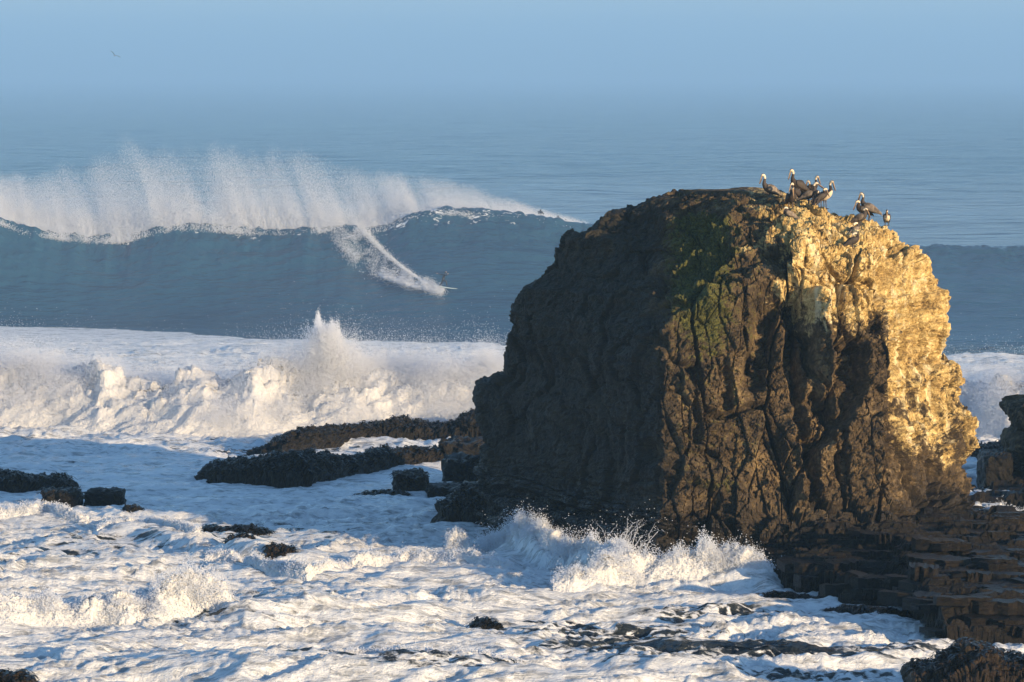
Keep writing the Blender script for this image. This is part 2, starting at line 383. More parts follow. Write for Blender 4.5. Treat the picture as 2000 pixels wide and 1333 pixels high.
def mist_bank():
    """denser spray-laden air that hangs over the breakers and the open sea"""
    V = [(x, y, z) for z in (-5, 150) for y in (296, 61000) for x in (-59000, 59000)]
    Fa = [(0, 2, 3, 1), (4, 5, 7, 6), (0, 1, 5, 4), (1, 3, 7, 5), (3, 2, 6, 7), (2, 0, 4, 6)]
    m = bpy.data.materials.new("sea_mist"); m.use_nodes = True; t = m.node_tree; t.nodes.clear()
    o = t.nodes.new('ShaderNodeOutputMaterial'); p = t.nodes.new('ShaderNodeVolumePrincipled')
    p.inputs['Color'].default_value = (.38, .66, 1.0, 1); p.inputs['Density'].default_value = .00034
    t.links.new(p.outputs[0], o.inputs['Volume'])
    obj("sea_mist", mesh_np("sea_mist", V, Fa, m, False), label="spray laden mist over the breakers and open sea", cat="mist", kind="stuff")
mist_bank()
def surf_mist():
    V = [(x, y, z) for z in (-4, 12.5) for y in (300, 420) for x in (-400, 400)]
    Fa = [(0, 2, 3, 1), (4, 5, 7, 6), (0, 1, 5, 4), (1, 3, 7, 5), (3, 2, 6, 7), (2, 0, 4, 6)]
    m = bpy.data.materials.new("surf_mist"); m.use_nodes = True; t = m.node_tree; t.nodes.clear()
    o = t.nodes.new('ShaderNodeOutputMaterial'); p = t.nodes.new('ShaderNodeVolumePrincipled')
    p.inputs['Color'].default_value = (.50, .70, 1.0, 1); p.inputs['Density'].default_value = .0012
    t.links.new(p.outputs[0], o.inputs['Volume'])
    obj("surf_mist", mesh_np("surf_mist", V, Fa, m, False), label="low mist of spray at the foot of the big wave", cat="mist", kind="stuff")
surf_mist()

# ------------------------------------------------------------------ the sea stack
def ringtab(rows):  # (z, px, Y)
    a = np.array(rows, float); return lambda z: (np.interp(z, a[:, 0], a[:, 1]), np.interp(z, a[:, 0], a[:, 2]))
TL = ringtab([(-1.5, 835, 209), (.0, 846, 208.5), (.8, 858, 208), (1.5, 890, 207.5), (2.3, 915, 207), (3, 936, 206.5), (4.4, 934, 206), (5.6, 921, 206), (6.4, 914, 206), (6.9, 925, 206), (7.25, 955, 205.5), (7.45, 981, 205),
              (8.4, 980, 205), (9.2, 983, 204.5), (10.2, 988, 204), (11, 1000, 204), (11.75, 1008, 203.5), (11.95, 1036, 203.5), (12.9, 1082, 203), (13.6, 1102, 203), (14.15, 1108, 202.5), (14.3, 1142, 202.5), (15, 1185, 202), (15.6, 1232, 201.5), (16.1, 1290, 201), (16.5, 1350, 200.5)])
TB = ringtab([(-1.5, 1265, 184.5), (.3, 1272, 185.5), (1.5, 1280, 186.8), (3, 1285, 187.2), (9, 1292, 188.2), (10.2, 1300, 188.8), (12, 1330, 190), (13.5, 1385, 192), (14.5, 1430, 193.5), (15.5, 1452, 195), (16.5, 1450, 198)])
TC = ringtab([(-1.5, 1560, 183), (.3, 1560, 184.5), (1.5, 1560, 186.2), (3, 1560, 187.8), (8, 1565, 189.2), (12, 1565, 190.2), (14, 1575, 191), (15.5, 1565, 194.5), (16.1, 1545, 196), (16.5, 1500, 198)])
TD = ringtab([(-1.5, 1765, 183), (.3, 1762, 185), (1.5, 1752, 187), (3, 1745, 188.8), (10, 1740, 191), (12, 1735, 191.8), (13.5, 1722, 192), (14.5, 1690, 193.5), (15.5, 1622, 196), (16.1, 1575, 197), (16.5, 1518, 199)])
TR = ringtab([(-1.5, 1960, 191), (.3, 1945, 192.5), (1.5, 1926, 194), (3, 1920, 195), (3.9, 1904, 195.5), (4.8, 1917, 196), (5.9, 1912, 196.5), (6.6, 1886, 197), (7.1, 1880, 197), (7.7, 1890, 197), (8.3, 1880, 197), (8.6, 1856, 197), (9.3, 1849, 197), (10.2, 1857, 197), (11.7, 1842, 197.5), (13, 1820, 198), (14.0, 1787, 198), (14.75, 1748, 198.5), (15.3, 1660, 199), (15.7, 1628, 199.5), (16.1, 1590, 200), (16.5, 1530, 200)])
TBK = ringtab([(-1.5, 0, 224), (4, 0, 222), (10, 0, 218), (14, 0, 211), (16.5, 0, 205)])
def corners(z):
    D = lambda px, Y: ((px - 1000) / F * (Y * CA + (CZ - z) * SA), Y)
    l, b, c, d, r = [t(z) for t in (TL, TB, TC, TD, TR)]; bk = TBK(z)[1]
    a = (l[0] * .45 + b[0] * .55 - 18, l[1] * .5 + b[1] * .5)
    bc = (b[0] * .5 + c[0] * .5, b[1] * .5 + c[1] * .5 + .25)
    P = [D(*l), D(*a), D(*b), D(*bc), D(*c), D(*d), D(*r)]
    xl, xr = P[0][0], P[6][0]
    P += [(xr - .15 * (xr - xl), (P[6][1] + bk * 2) / 3), (xr * .5 + xl * .5, bk), (xl + .12 * (xr - xl), (P[0][1] + bk * 2) / 3)]
    return np.array(P)
SEG = [125, 125, 85, 85, 120, 125, 30, 20, 20, 30]
def ring(z):
    P = corners(z); out = []
    for k, n in enumerate(SEG):
        t = np.arange(n)[:, None] / n; out.append(P[k] * (1 - t) + P[(k + 1) % len(P)] * t)
    R = np.concatenate(out)
    w = np.exp(-np.linspace(-2, 2, 25) ** 2); w /= w.sum(); Q = 0
    for i, q in enumerate(w): Q = Q + q * np.roll(R, i - 12, 0)
    return np.concatenate([Q, np.full((len(Q), 1), z)], 1)
zf = np.linspace(-1.5, 16.5, 700); fine = np.array([ring(z)[::4] for z in zf])
stp = np.concatenate([[0], np.cumsum(np.maximum(np.linalg.norm(np.diff(fine, axis=0), axis=2).mean(1), np.diff(zf)))])
ZS = np.interp(np.linspace(0, stp[-1], 435), stp, zf)
G = [ring(z) for z in ZS]
top = G[-1]; cen = top.mean(0)
for s in (.9, .78, .64, .5, .36, .22, .1, .02):
    q = cen + (top - cen) * s; q[:, 2] = 16.5 + .12 * (1 - s); G.append(q)
G = np.array(G); nr_, nc_ = G.shape[:2]
G[:, :, 2] -= np.clip(G[:, :, 1] - 199.5, 0, 20) * .055 * sm(13.5, 16.0, G[:, :, 2])
Nn = grid_normals(G, True); P0 = G.reshape(-1, 3); N0 = Nn.reshape(-1, 3)
if (N0[:, 1] * (P0[:, 1] - 200)).mean() < 0: N0 = -N0
px, py = proj(P0); X, Y, Z = P0.T
upper = sm(15.2, 16.4, Z)
side = N0[:, 0]                                  # + towards the sunlit side
wq = np.stack([fbm(P0 * .35 + 2, 3), fbm(P0 * .35 + 12, 3), fbm(P0 * .35 + 22, 3)], 1)
front = sm(1240, 1330, px) * sm(15.4, 13.2, Z)
d = .45 * fbm(P0 * .17 + 4, 3) + .12 * fbm(P0 * .55 + 2, 3)
# big vertical slabs parted by joints on the sunlit front
v_, e_ = facets(P0 * [.36, .36, .06] + .06 * wq, .8, 3); d += front * (.85 * v_ - .75 * sm(.06, 0, e_))
v_, e_ = facets(P0 * [.85, .85, .20] + .08 * wq, 1.0, 8); d += (front * .8 + .2) * (.30 * v_ - .22 * sm(.045, 0, e_))
# broken blocks at falling sizes
v_, e_ = facets(P0 * [.5, .5, .55] + .10 * wq, 1.1, 17); lf = sm(1330, 1250, px); d += (1 - .6 * front - .35 * lf) * (.36 * v_ - .14 * sm(.08, 0, e_))
v_, e_ = facets(P0 * [1.25, 1.25, 1.7] + .10 * wq, 1.2, 29); d += (1 - .5 * lf) * (.13 * v_ - .07 * sm(.06, 0, e_))
v_, e_ = facets(P0 * [3.0, 3.0, 4.4] + .15 * wq, 1.2, 41); d += (.10 * v_ - .05 * sm(.12, 0, e_)) * (1 - .4 * sm(.3, .8, side)) * (1 - .5 * lf)
# strata, strongest low down and on the weathered right side
zz = Z + .05 * (X - 10) + .25 * fbm(P0 * .3 + 9, 2); zw = zz * 2.3; fr = zw - np.floor(zw)
lay = _g[(np.floor(zw).astype(int) * 7) & 255, 0]; bed = sm(4.2, 1.0, Z) * .9 + .22 * sm(.2, .9, side) + .15
d += bed * (.34 * lay * sm(0, .12, fr) * sm(1, .88, fr) - .16 * sm(.12, 0, np.minimum(fr, 1 - fr)))
zw = zz * 7.1; lay = _g[(np.floor(zw).astype(int) * 13) & 255, 1]; d += bed * .13 * lay
d += .045 * rid(P0 * 1.7 + 5, 3) + .02 * rid(P0 * 6, 2)
pit = fbm(P0 * [1.0, 1.0, 1.3] + 55, 3); d -= .45 * sm(.42, .7, pit) * sm(.0, .6, side)
d -= d.mean() + .22 + .25 * sm(.25, .85, side)
# named features of the face: clefts, the hollow, the lit fin, the overhang
def seg_d(pts):
    best = np.full(len(px), 1e9)
    for (a, b), (c, e) in zip(pts[:-1], pts[1:]):
        vx, vy = c - a, e - b; t = np.clip(((px - a) * vx + (py - b) * vy) / (vx * vx + vy * vy), 0, 1)
        best = np.minimum(best, np.hypot(px - a - t * vx, py - b - t * vy))
    return best
wob = 9 * fbm(P0 * .8 + 6, 3); fm = N0[:, 1] < .3
def groove(pts, w, dep):
    global d
    d = d - fm * dep * sm(w, w * .35, seg_d(pts) + wob)
groove([(1546, 570), (1552, 700), (1568, 790), (1578, 880), (1592, 975)], 22, 1.1)
groove([(1598, 780), (1612, 850)], 26, .8)
groove([(1660, 690), (1650, 770), (1636, 800)], 40, 1.35)
groove([(1500, 590), (1488, 680), (1478, 740)], 34, 1.2)
groove([(1725, 585), (1700, 640)], 24, .5)
groove([(1722, 530), (1735, 570)], 18, .8)
groove([(1420, 700), (1425, 790)], 12, .5); groove([(1350, 720), (1365, 860)], 9, .45); groove([(1455, 640), (1470, 720)], 10, .5)
groove([(1740, 690), (1742, 900)], 12, .5); groove([(1848, 830), (1846, 960), (1842, 1010)], 14, .9)
groove([(1255, 880), (1330, 905), (1390, 900)], 26, .5)
groove([(1860, 825), (1872, 850)], 16, .7)
groove([(1560, 985), (1700, 990), (1800, 1000)], 10, .7)
d = d + fm * .85 * sm(20, 8, seg_d([(1592, 580), (1598, 680), (1622, 760), (1634, 800)]) + .4 * wob)
d = d + fm * .7 * sm(40, 14, seg_d([(1395, 585), (1470, 560), (1545, 545)]) + wob)
d = d + fm * .5 * sm(30, 10, seg_d([(1585, 975), (1560, 900), (1545, 840)]) + wob)
d = d + fm * .6 * sm(34, 12, seg_d([(1300, 905), (1400, 930), (1460, 985)]) + wob)
d = d * (1 - .75 * sm(16.3, 16.55, Z + .055 * np.clip(Y - 199.5, 0, 20))) * (1 - .45 * upper)
P1 = P0 + N0 * d[:, None]
Gd = P1.reshape(nr_, nc_, 3)
px1, py1 = proj(P1)
# colour masks
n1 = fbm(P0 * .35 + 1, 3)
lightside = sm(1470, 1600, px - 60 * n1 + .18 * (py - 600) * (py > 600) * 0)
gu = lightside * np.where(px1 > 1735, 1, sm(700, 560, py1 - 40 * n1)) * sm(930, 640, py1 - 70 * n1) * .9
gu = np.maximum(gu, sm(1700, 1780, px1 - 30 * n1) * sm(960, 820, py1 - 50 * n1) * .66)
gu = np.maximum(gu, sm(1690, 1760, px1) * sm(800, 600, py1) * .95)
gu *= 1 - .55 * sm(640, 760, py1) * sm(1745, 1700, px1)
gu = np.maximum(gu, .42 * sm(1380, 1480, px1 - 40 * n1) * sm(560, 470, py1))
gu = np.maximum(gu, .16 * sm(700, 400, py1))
mo = .9 * np.exp(-((px1 - 1370) / 90) ** 2) * sm(760, 600, py1 - 60 * n1) * sm(380, 440, py1)
mo = np.maximum(mo, .55 * np.exp(-((px1 - 1400) / 75) ** 2 - ((py1 - 945) / 35) ** 2)); dk = sm(1330, 1250, px1 - 40 * n1); mo = np.maximum(mo, .52 * dk * sm(900, 600, py1))  # dk: shaded left flank; its share of the moss also keeps that side dark
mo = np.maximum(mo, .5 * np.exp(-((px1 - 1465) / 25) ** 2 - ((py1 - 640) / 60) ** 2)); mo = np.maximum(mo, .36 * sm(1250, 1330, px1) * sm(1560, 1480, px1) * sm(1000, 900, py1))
wt = np.maximum(sm(4.0, 1.6, P1[:, 2] + 1.0 * n1), .25 * dk)  # wet foot of the stack; the dk term only paints the shaded flank darker
STACK = obj("sea_stack", None, label="huge dome shaped rock stack, sunlit on its right, pelicans on top", cat="rock stack")
body = obj("rock_body", mesh_np("rock_body", P1, grid_faces(nr_, nc_, True), M['rock'], False, {'guano': gu, 'moss': mo, 'wet': wt, 'flank_shade': .9 * dk}), STACK)
vis = (N0[:, 1] < .55)
RX, RY, RP = px1[vis], py1[vis], P1[vis]
def on_rock(a, b, r=5):
    """the near surface point of the stack seen at pixel a, b"""
    m = np.hypot(RX - a, RY - b) < r
    if m.sum() < 3: m = np.hypot(RX - a, RY - b) < r * 3
    Q = RP[m]
    if len(Q) == 0:
        m = np.abs(RX - a) < 5; Q = RP[m]; i = RY[m].argmin(); return Q[i]
    return Q[Q[:, 1].argsort()[len(Q) // 4]]
def skyline(a, r=4):
    m = np.abs(RX - a) < r; i = RY[m].argmin(); return RP[m][i], RY[m][i]


# ------------------------------------------------------------------ rocks low in the water
def weed_blades(P, n, ln, parent, seed=0):
    """curled seaweed blades rooted at points of P"""
    r = np.random.RandomState(seed); q = P[r.randint(0, len(P), n)]; V = []; Fa = []
    ang = r.uniform(0, 6.283, n); L = ln * r.uniform(.5, 1.4, n); w = .035 + .05 * r.rand(n)
    for k in range(4):
        t = k / 3; dx = np.cos(ang) * L * t * (.4 + .7 * t); dy = np.sin(ang) * L * t * (.4 + .7 * t); dz = L * (1.0 * t - 1.15 * t * t)
        c = q + np.stack([dx, dy, dz], 1); sd = np.stack([-np.sin(ang), np.cos(ang), 0 * ang], 1) * (w * (1 - .75 * t))[:, None]
        V += [c - sd, c + sd]
    V = np.stack(V, 1).reshape(-1, 3); b = (np.arange(n) * 8)[:, None]
    for k in range(3): Fa.append(b + np.array([2 * k, 2 * k + 1, 2 * k + 3, 2 * k + 2])[None])
    return obj("seaweed", mesh_np("seaweed", V, np.concatenate(Fa), M['weed'], True), parent, kind="stuff")
def rough_rock(P, Nm, amp, seed):
    Q = P + seed * 7.7
    dd = amp * (.9 * fbm(Q * .5 / amp, 3) + .5 * rid(Q * 1.2 / amp, 3)) * .6
    f1, f2, ci = worley(Q * 1.0 / amp); dd += amp * ((ci - .5) * .45 - .25 * sm(.2, 0, f2 - f1))
    dd += .05 * rid(Q * 5, 2)
    return P + Nm * dd[:, None]
def make_reef(label, top, base, depth, amp=.35, seed=1, weed=1500, mat='reef', res=7.0, name="reef_rock"):
    top = np.array(top, float); base = np.array(base, float)
    p0, p1 = top[0, 0], top[-1, 0]; nu = int((p1 - p0) / res * 2) + 20; pxs = np.linspace(p0, p1, nu)
    yb = np.array([sea_at(a, b)[1] for a, b in zip(pxs, np.interp(pxs, base[:, 0], base[:, 1]))])
    tp = np.interp(pxs, top[:, 0], top[:, 1]); yr = yb + depth * .5
    zt = np.array([zrow(a, b) for a, b in zip(tp, yr)]); zt = np.maximum(zt, .05)
    e = np.minimum(1, np.minimum(np.arange(nu), np.arange(nu)[::-1]) / 6.0) ** .5; nv = 34
    v = np.linspace(-1, 1, nv); prof = np.sqrt(np.maximum(0, 1 - np.abs(v) ** 2.6))
    G = np.zeros((nv, nu, 3))
    for i in range(nv):
        Yv = yr + v[i] * depth * .5 * e; G[i, :, 1] = Yv; G[i, :, 0] = (pxs - 1000) / F * yr
        G[i, :, 2] = zt * prof[i] * e - .8 * (1 - prof[i])
    Nm = grid_normals(G).reshape(-1, 3); Nm *= np.sign(Nm[:, 2:3] + 1e-6); P = G.reshape(-1, 3)
    P = rough_rock(P, Nm, amp, seed)
    root = obj(name, None, label=label, cat="rock"); 
    obj("rock_body", mesh_np("rock_body", P, grid_faces(nv, nu), M[mat], False), root)
    if weed: weed_blades(P[P[:, 2] > np.percentile(P[:, 2], 45)], weed, .32, root, seed)
    return root
def make_block(label, px0, px1, pyt, pyb, depth, seed, mat='reef', amp=.16, tilt=0, name="rock_block", weed=0, skew=0.0):
    yb = sea_at(0, pyb)[1]; x0 = (px0 - 1000) / F * yb; x1 = (px1 - 1000) / F * yb; h = max(.12, zrow(pyt, yb + .3))
    n = 13; g = np.linspace(-1, 1, n); V = []; Fa = []; k = 0
    for ax in range(3):
        for sg in (-1, 1):
            a, b = np.meshgrid(g, g, indexing='ij'); c = np.full_like(a, sg); q = [None] * 3; q[ax] = c; q[(ax + 1) % 3] = a; q[(ax + 2) % 3] = b
            V.append(np.stack([z.ravel() for z in q], 1)); f = grid_faces(n, n) + k; Fa.append(f if sg < 0 else f[:, ::-1]); k += n * n
    V = np.concatenate(V); nrm = V / np.linalg.norm(V, axis=1)[:, None]
    r = (np.abs(V) ** 7).sum(1) ** (1 / 7.0); V = V / r[:, None]
    W = V * [(x1 - x0) / 2, depth / 2, (h + .8) / 2]; W = W + [(x0 + x1) / 2, yb + depth / 2, (h - .8) / 2]
    W[:, 2] += tilt * (W[:, 0] - (x0 + x1) / 2) * (V[:, 2] > .3); W[:, 0] += skew * W[:, 2]
    W = rough_rock(W, nrm, amp, seed)
    root = obj(name, None, label=label, cat="rock")
    obj("rock_body", mesh_np("rock_body", W, np.concatenate(Fa)[:, ::-1], M[mat], False), root)
    if weed: weed_blades(W[W[:, 2] > np.percentile(W[:, 2], 70)], weed, .28, root, seed)
    return root
make_reef("long jagged dark reef just in front of the churning whitewater", [(478, 887), (520, 868), (560, 848), (600, 838), (640, 836), (690, 832), (740, 828), (775, 816), (815, 824), (850, 830), (880, 826), (905, 812), (925, 806), (990, 815)],
          [(478, 888), (560, 890), (610, 884), (660, 874), (720, 864), (800, 860), (990, 862)], 5.0, .42, 1, 2600)
make_reef("long brown black reef with seaweed, nearer than the reef by the whitewater", [(376, 938), (395, 912), (420, 903), (480, 897), (540, 888), (600, 884), (640, 888), (690, 893), (730, 880), (760, 876), (790, 878), (830, 876), (880, 880)],
          [(376, 941), (430, 945), (500, 949), (570, 953), (610, 949), (650, 940), (700, 930), (760, 918), (830, 912), (880, 910)], 4.6, .40, 2, 2600)
make_reef("low dark reef cut by the left edge of the picture", [(-90, 915), (0, 921), (40, 925), (90, 933), (115, 929), (140, 941), (152, 958)], [(-90, 962), (60, 962), (152, 962)], 4.0, .32, 3, 900)
make_block("square dark block with water pouring past it, below the left reef", 76, 150, 960, 990, 2.2, 4, amp=.3, weed=150)
make_block("flat topped dark slab, right end of the left reef", 160, 236, 959, 984, 2.0, 5, amp=.28)
make_reef("small lone dark boulder in the foam on the left", [(228, 1014), (240, 995), (258, 990), (272, 996), (286, 1014)], [(228, 1015), (286, 1015)], 1.8, .3, 6, 120)
make_reef("weedy rock top awash in the middle of the surf", [(384, 1042), (400, 1030), (430, 1032), (470, 1030), (500, 1033), (536, 1044)], [(384, 1046), (536, 1048)], 1.6, .2, 7, 1400)
make_reef("wet brown rock with water streaming off, left of a pair", [(428, 1078), (445, 1052), (470, 1048), (495, 1055), (504, 1080)], [(428, 1085), (504, 1087)], 2.6, .3, 8, 200, 'wet')
make_reef("wet brown rock with water streaming off, right of a pair", [(502, 1098), (520, 1070), (550, 1063), (572, 1075), (584, 1098)], [(502, 1108), (584, 1108)], 2.4, .3, 9, 200, 'wet')
make_block("dark rock step highest against the left foot of the stack", 858, 950, 866, 908, 4.0, 10, amp=.5)
make_block("dark rock step below the highest one at the left foot of the stack", 868, 945, 898, 945, 3.5, 11, amp=.5)
make_block("square dark block standing clear left of the stack", 766, 832, 926, 966, 2.6, 12, amp=.34, weed=200)
make_block("low dark ledge between the square block and the stack", 832, 905, 950, 975, 2.6, 13, amp=.25)
make_reef("dark sloping rock foot at the waterline, left end of the stack", [(846, 1020), (858, 985), (885, 965), (915, 950), (960, 960), (1000, 1000)], [(846, 1026), (1000, 1036)], 3.5, .4, 14, 500)
make_reef("flat strip of seaweed rock awash left of the square block", [(696, 968), (730, 962), (770, 960), (800, 966)], [(696, 972), (800, 973)], 1.2, .15, 15, 800)
make_reef("small black rock poking from dark water in the foreground", [(918, 1222), (932, 1212), (948, 1209), (962, 1217), (980, 1224)], [(918, 1227), (980, 1230)], 1.2, .2, 16, 160)
make_reef("shining dark foreground rock in the bottom right corner", [(1772, 1345), (1780, 1302), (1830, 1296), (1852, 1274), (1890, 1254), (1930, 1262), (1975, 1282), (2060, 1288), (2150, 1300)], [(1772, 1380), (1900, 1385), (2150, 1380)], 5.0, .45, 17, 900, 'wet', 4.0)
make_reef("weedy rock tip in the bottom left corner", [(-80, 1308), (0, 1314), (35, 1316), (66, 1330)], [(-80, 1345), (66, 1345)], 2.0, .3, 18, 700, 'wet')
make_reef("thin line of seaweed rock awash along the shelf, left one", [(1478, 1166), (1510, 1160), (1560, 1164), (1608, 1172)], [(1478, 1172), (1608, 1178)], 1.1, .16, 19, 900)
make_reef("thin line of seaweed rock awash along the shelf, right one", [(1606, 1196), (1660, 1188), (1720, 1192), (1800, 1200)], [(1606, 1203), (1800, 1216)], 1.3, .18, 20, 1400)
make_reef("low far rock seen through the gap right of the stack", [(1890, 876), (1915, 870), (1950, 869), (1990, 862), (2060, 866)], [(1890, 890), (2060, 892)], 4.0, .3, 21, 500)
make_block("dark squared block at the foot of the right hand stack", 1925, 1985, 888, 955, 4.0, 22, amp=.2)

# second stack, cut by the right edge of the frame
def right_stack():
    nr, nc = 170, 260; th = np.linspace(0, 2 * np.pi, nc, endpoint=False); zs = np.concatenate([np.linspace(-1, 11.0, nr - 10), np.linspace(11.05, 11.4, 10)])
    tab = np.array([(-1, 25.2), (1.0, 25.7), (2.2, 26.1), (2.9, 26.5), (3.4, 26.1), (3.9, 25.7), (4.3, 25.9), (4.45, 27.6), (6, 28.2), (9, 29), (11, 30), (11.05, 30.2), (11.4, 36)], float)
    G = []
    for z in zs:
        xl = np.interp(z, tab[:, 0], tab[:, 1]); xr = 42 - max(0, z - 6) * .8 - (8 if z > 11.35 else 0); w = 1 - max(0, z - 11) * 2
        c, s = np.cos(th), np.sin(th); k = (np.abs(c) ** 3 + np.abs(s) ** 3) ** (-1 / 3)
        G.append(np.stack([(xl + xr) / 2 + (xr - xl) / 2 * c * k, 229.5 + 7 * w * s * k, np.full(nc, z * .45 + 2.4 if z > 4.4 else z)], 1))
    G = np.array(G); G[..., 0] += .9; Nm = grid_normals(G, True).reshape(-1, 3); P = G.reshape(-1, 3)
    if ((P[:, 0] - 37) * Nm[:, 0]).mean() < 0: Nm = -Nm
    zz = P[:, 2] * 2.4 + .3 * fbm(P * .3, 2); lay = _g[(np.floor(zz).astype(int) * 7) & 255, 0]
    dd = .5 * fbm(P * .3, 3) + .16 * lay + .12 * rid(P * 1.5, 3); f1, f2, ci = worley(P * .9); dd += (ci - .5) * .4 - .15 * sm(.15, 0, f2 - f1)
    P = P + Nm * dd[:, None]; z0 = 0 * P[:, 0]
    r = obj("sea_stack", None, label="second brown rock stack, cut by the right edge of the picture", cat="rock stack")
    obj("rock_body", mesh_np("rock_body", P, grid_faces(nr, nc, True), M['rock'], False, {'guano': z0 + .12, 'moss': z0 + .1, 'wet': sm(2.2, .6, P[:, 2])}), r)
right_stack()

# layered ledges at the foot of the stack, running out of the frame on the right
FRONT = np.array([sea_at(a, b)[:2] for a, b in [(1440, 1112), (1500, 1134), (1560, 1162), (1640, 1184), (1760, 1198), (1800, 1226), (1850, 1260), (1930, 1258), (2050, 1256), (2300, 1256)]])
def shelf_z(X, Y):
    P = st(X, Y, 0 * X, 1, 1, 1); a = fbm(P * [.11, .40, 1] + 3, 4, .55); b = fbm(P * [.3, 1.1, 1] + 13, 3); v_, e_ = facets(P * [.17, .62, 1] + .15 * np.stack([b, b, b], 1), 1.2, 5)
    t = Y - np.interp(X, FRONT[:, 0], FRONT[:, 1]) + 1.6 * a + .5 * b
    z = np.interp(t, [-3, -.4, .1, 1.5, 2.0, 5, 8, 12, 17, 22], [-1.5, -.9, .45, .6, .95, 1.15, 1.4, 1.7, 1.95, 2.0])
    w = sm(8.8, 11.5, X + a); z = z * w - 1.2 * (1 - w)
    back = sm(192, 199, Y + 2 * a) * sm(18.5, 21, X); z = z * (1 - back) + back * (.08 + .75 * a)
    z += .35 * a + .38 * b + .26 * v_ - .25 * sm(.05, 0, e_)
    k = 4.2; zq = z * k + .06 * X; fr = zq - np.floor(zq); z = (np.floor(zq) + sm(.70, 1.0, fr)) / k + .05 * fr - .06 * X / k
    return z + .03 * rid(P * 2.5, 3)
def shelf():
    x = np.linspace(8.5, 34, 360); y = np.concatenate([np.linspace(159, 190, 330), np.linspace(190, 226, 120)[1:]])
    XX, YY = np.meshgrid(x, y); X, Y = XX.ravel(), YY.ravel(); z = shelf_z(X, Y)
    P = np.stack([X, Y, z], 1); P[:, 0] += .14 * fbm(P * [1.2, 1.2, 3], 2); P[:, 1] += .18 * fbm(P * [1.2, 1.2, 3] + 5, 2)
    r = obj("rock_shelf", None, label="layered dark wet rock ledges along the foot of the big stack", cat="rock ledge")
    obj("rock_body", mesh_np("rock_body", P, grid_faces(len(y), len(x)), M['ledge'], False, {'guano': 0 * z, 'moss': 0 * z, 'wet': .72 + .28 * sm(2.4, 1.2, z + .5 * fbm(P * .5, 2))}), r)
    # loose slabs lying on the ledges
    slabs = []
    for k in range(5):
        rr = np.random.RandomState(k); n = rr.randint(5, 8); a = np.sort(rr.uniform(0, 6.283, n)); rad = rr.uniform(.7, 1.1, n)
        lo = np.stack([np.cos(a) * rad, np.sin(a) * rad * .7, -np.ones(n) * .35], 1); hi = lo * [.93, .93, 0] + [0, 0, 1] * rr.uniform(.25, .45, (n, 1))
        me = bpy.data.meshes.new("slab"); me.from_pydata([tuple(v) for v in np.concatenate([lo, hi])], [], [tuple(range(n))[::-1], tuple(range(n, 2 * n))] + [(i, (i + 1) % n, (i + 1) % n + n, i + n) for i in range(n)])
        for at_, v in (('guano', .12 if k < 2 else 0), ('moss', 0), ('wet', .35 if k < 3 else .8)):
            me.attributes.new(at_, 'FLOAT', 'POINT').data.foreach_set('value', np.full(2 * n, v, np.float32))
        me.materials.append(M['ledge']); slabs.append(me)
    rr = np.random.RandomState(8)
    for k in range(80):
        x = rr.uniform(11.5, 25); y0 = np.interp(x, FRONT[:, 0], FRONT[:, 1]); y = y0 + rr.uniform(1, 14)
        z = shelf_z(np.array([x]), np.array([y]))[0]
        if z < .5: continue
        s = rr.uniform(.22, .75); o = obj("stone_slab", slabs[k % 5], r, loc=(x, y, z + .1 * s)); o.scale = (s, s, s * rr.uniform(.3, .5))
        o.rotation_euler = (rr.normal(0, .14), rr.normal(0, .14), rr.uniform(0, 6.28))
shelf()
def bedded_slabs():
    """long flat beds of rock stepping down from the stack's foot to the water"""
    r = bpy.data.objects["rock_shelf"]; rr = np.random.RandomState(21); protos = []
    for k in range(6):
        q = np.random.RandomState(60 + k); n = 14; t = np.linspace(-1, 1, n); fr = -.5 + .22 * fbm(st(t * 2.2 + k * 5, 0 * t, 0 * t, 1, 1, 1), 3) + .3 * np.abs(t) ** 6; V = []; Fa = []
        for lev, (z, o) in enumerate(((-.5, .03), (-.1, .0), (.18, .05), (.5, .02))):
            jit = q.normal(0, .025, n)
            V += [(t[i], fr[i] + o + jit[i], z + (q.normal(0, .05) if lev == 3 else 0)) for i in range(n)]
        V += [(t[i], .6, .5 + q.normal(0, .04)) for i in range(n)] + [(t[i], .6, -.5) for i in range(n)]
        for lev in range(5): Fa += [(lev * n + i, lev * n + i + 1, (lev + 1) * n + i + 1, (lev + 1) * n + i) for i in range(n - 1)]
        Fa += [tuple(l * n for l in range(6))[::-1], tuple(l * n + n - 1 for l in range(6))]
        me = bpy.data.meshes.new("rock_bed"); me.from_pydata(V, [], Fa); me.materials.append(M['ledge']); protos.append(me)
    for k in range(120):
        x = rr.uniform(11.5, 25.5); y0 = np.interp(x, FRONT[:, 0], FRONT[:, 1]); y = y0 + .2 + 15 * rr.rand() ** 1.2; z = shelf_z(np.array([x]), np.array([y]))[0]
        if z < .1 or y > 191: continue
        L = rr.uniform(.35, 1.25); h = rr.uniform(.2, .55)
        o = obj("rock_bed", protos[k % 6], r, loc=(x, y, z + .12 * h)); o.scale = (L, rr.uniform(.6, 1.5), h); o.rotation_euler = (rr.normal(0, .05), .05 + rr.normal(0, .05), rr.normal(.0, .4))
bedded_slabs()

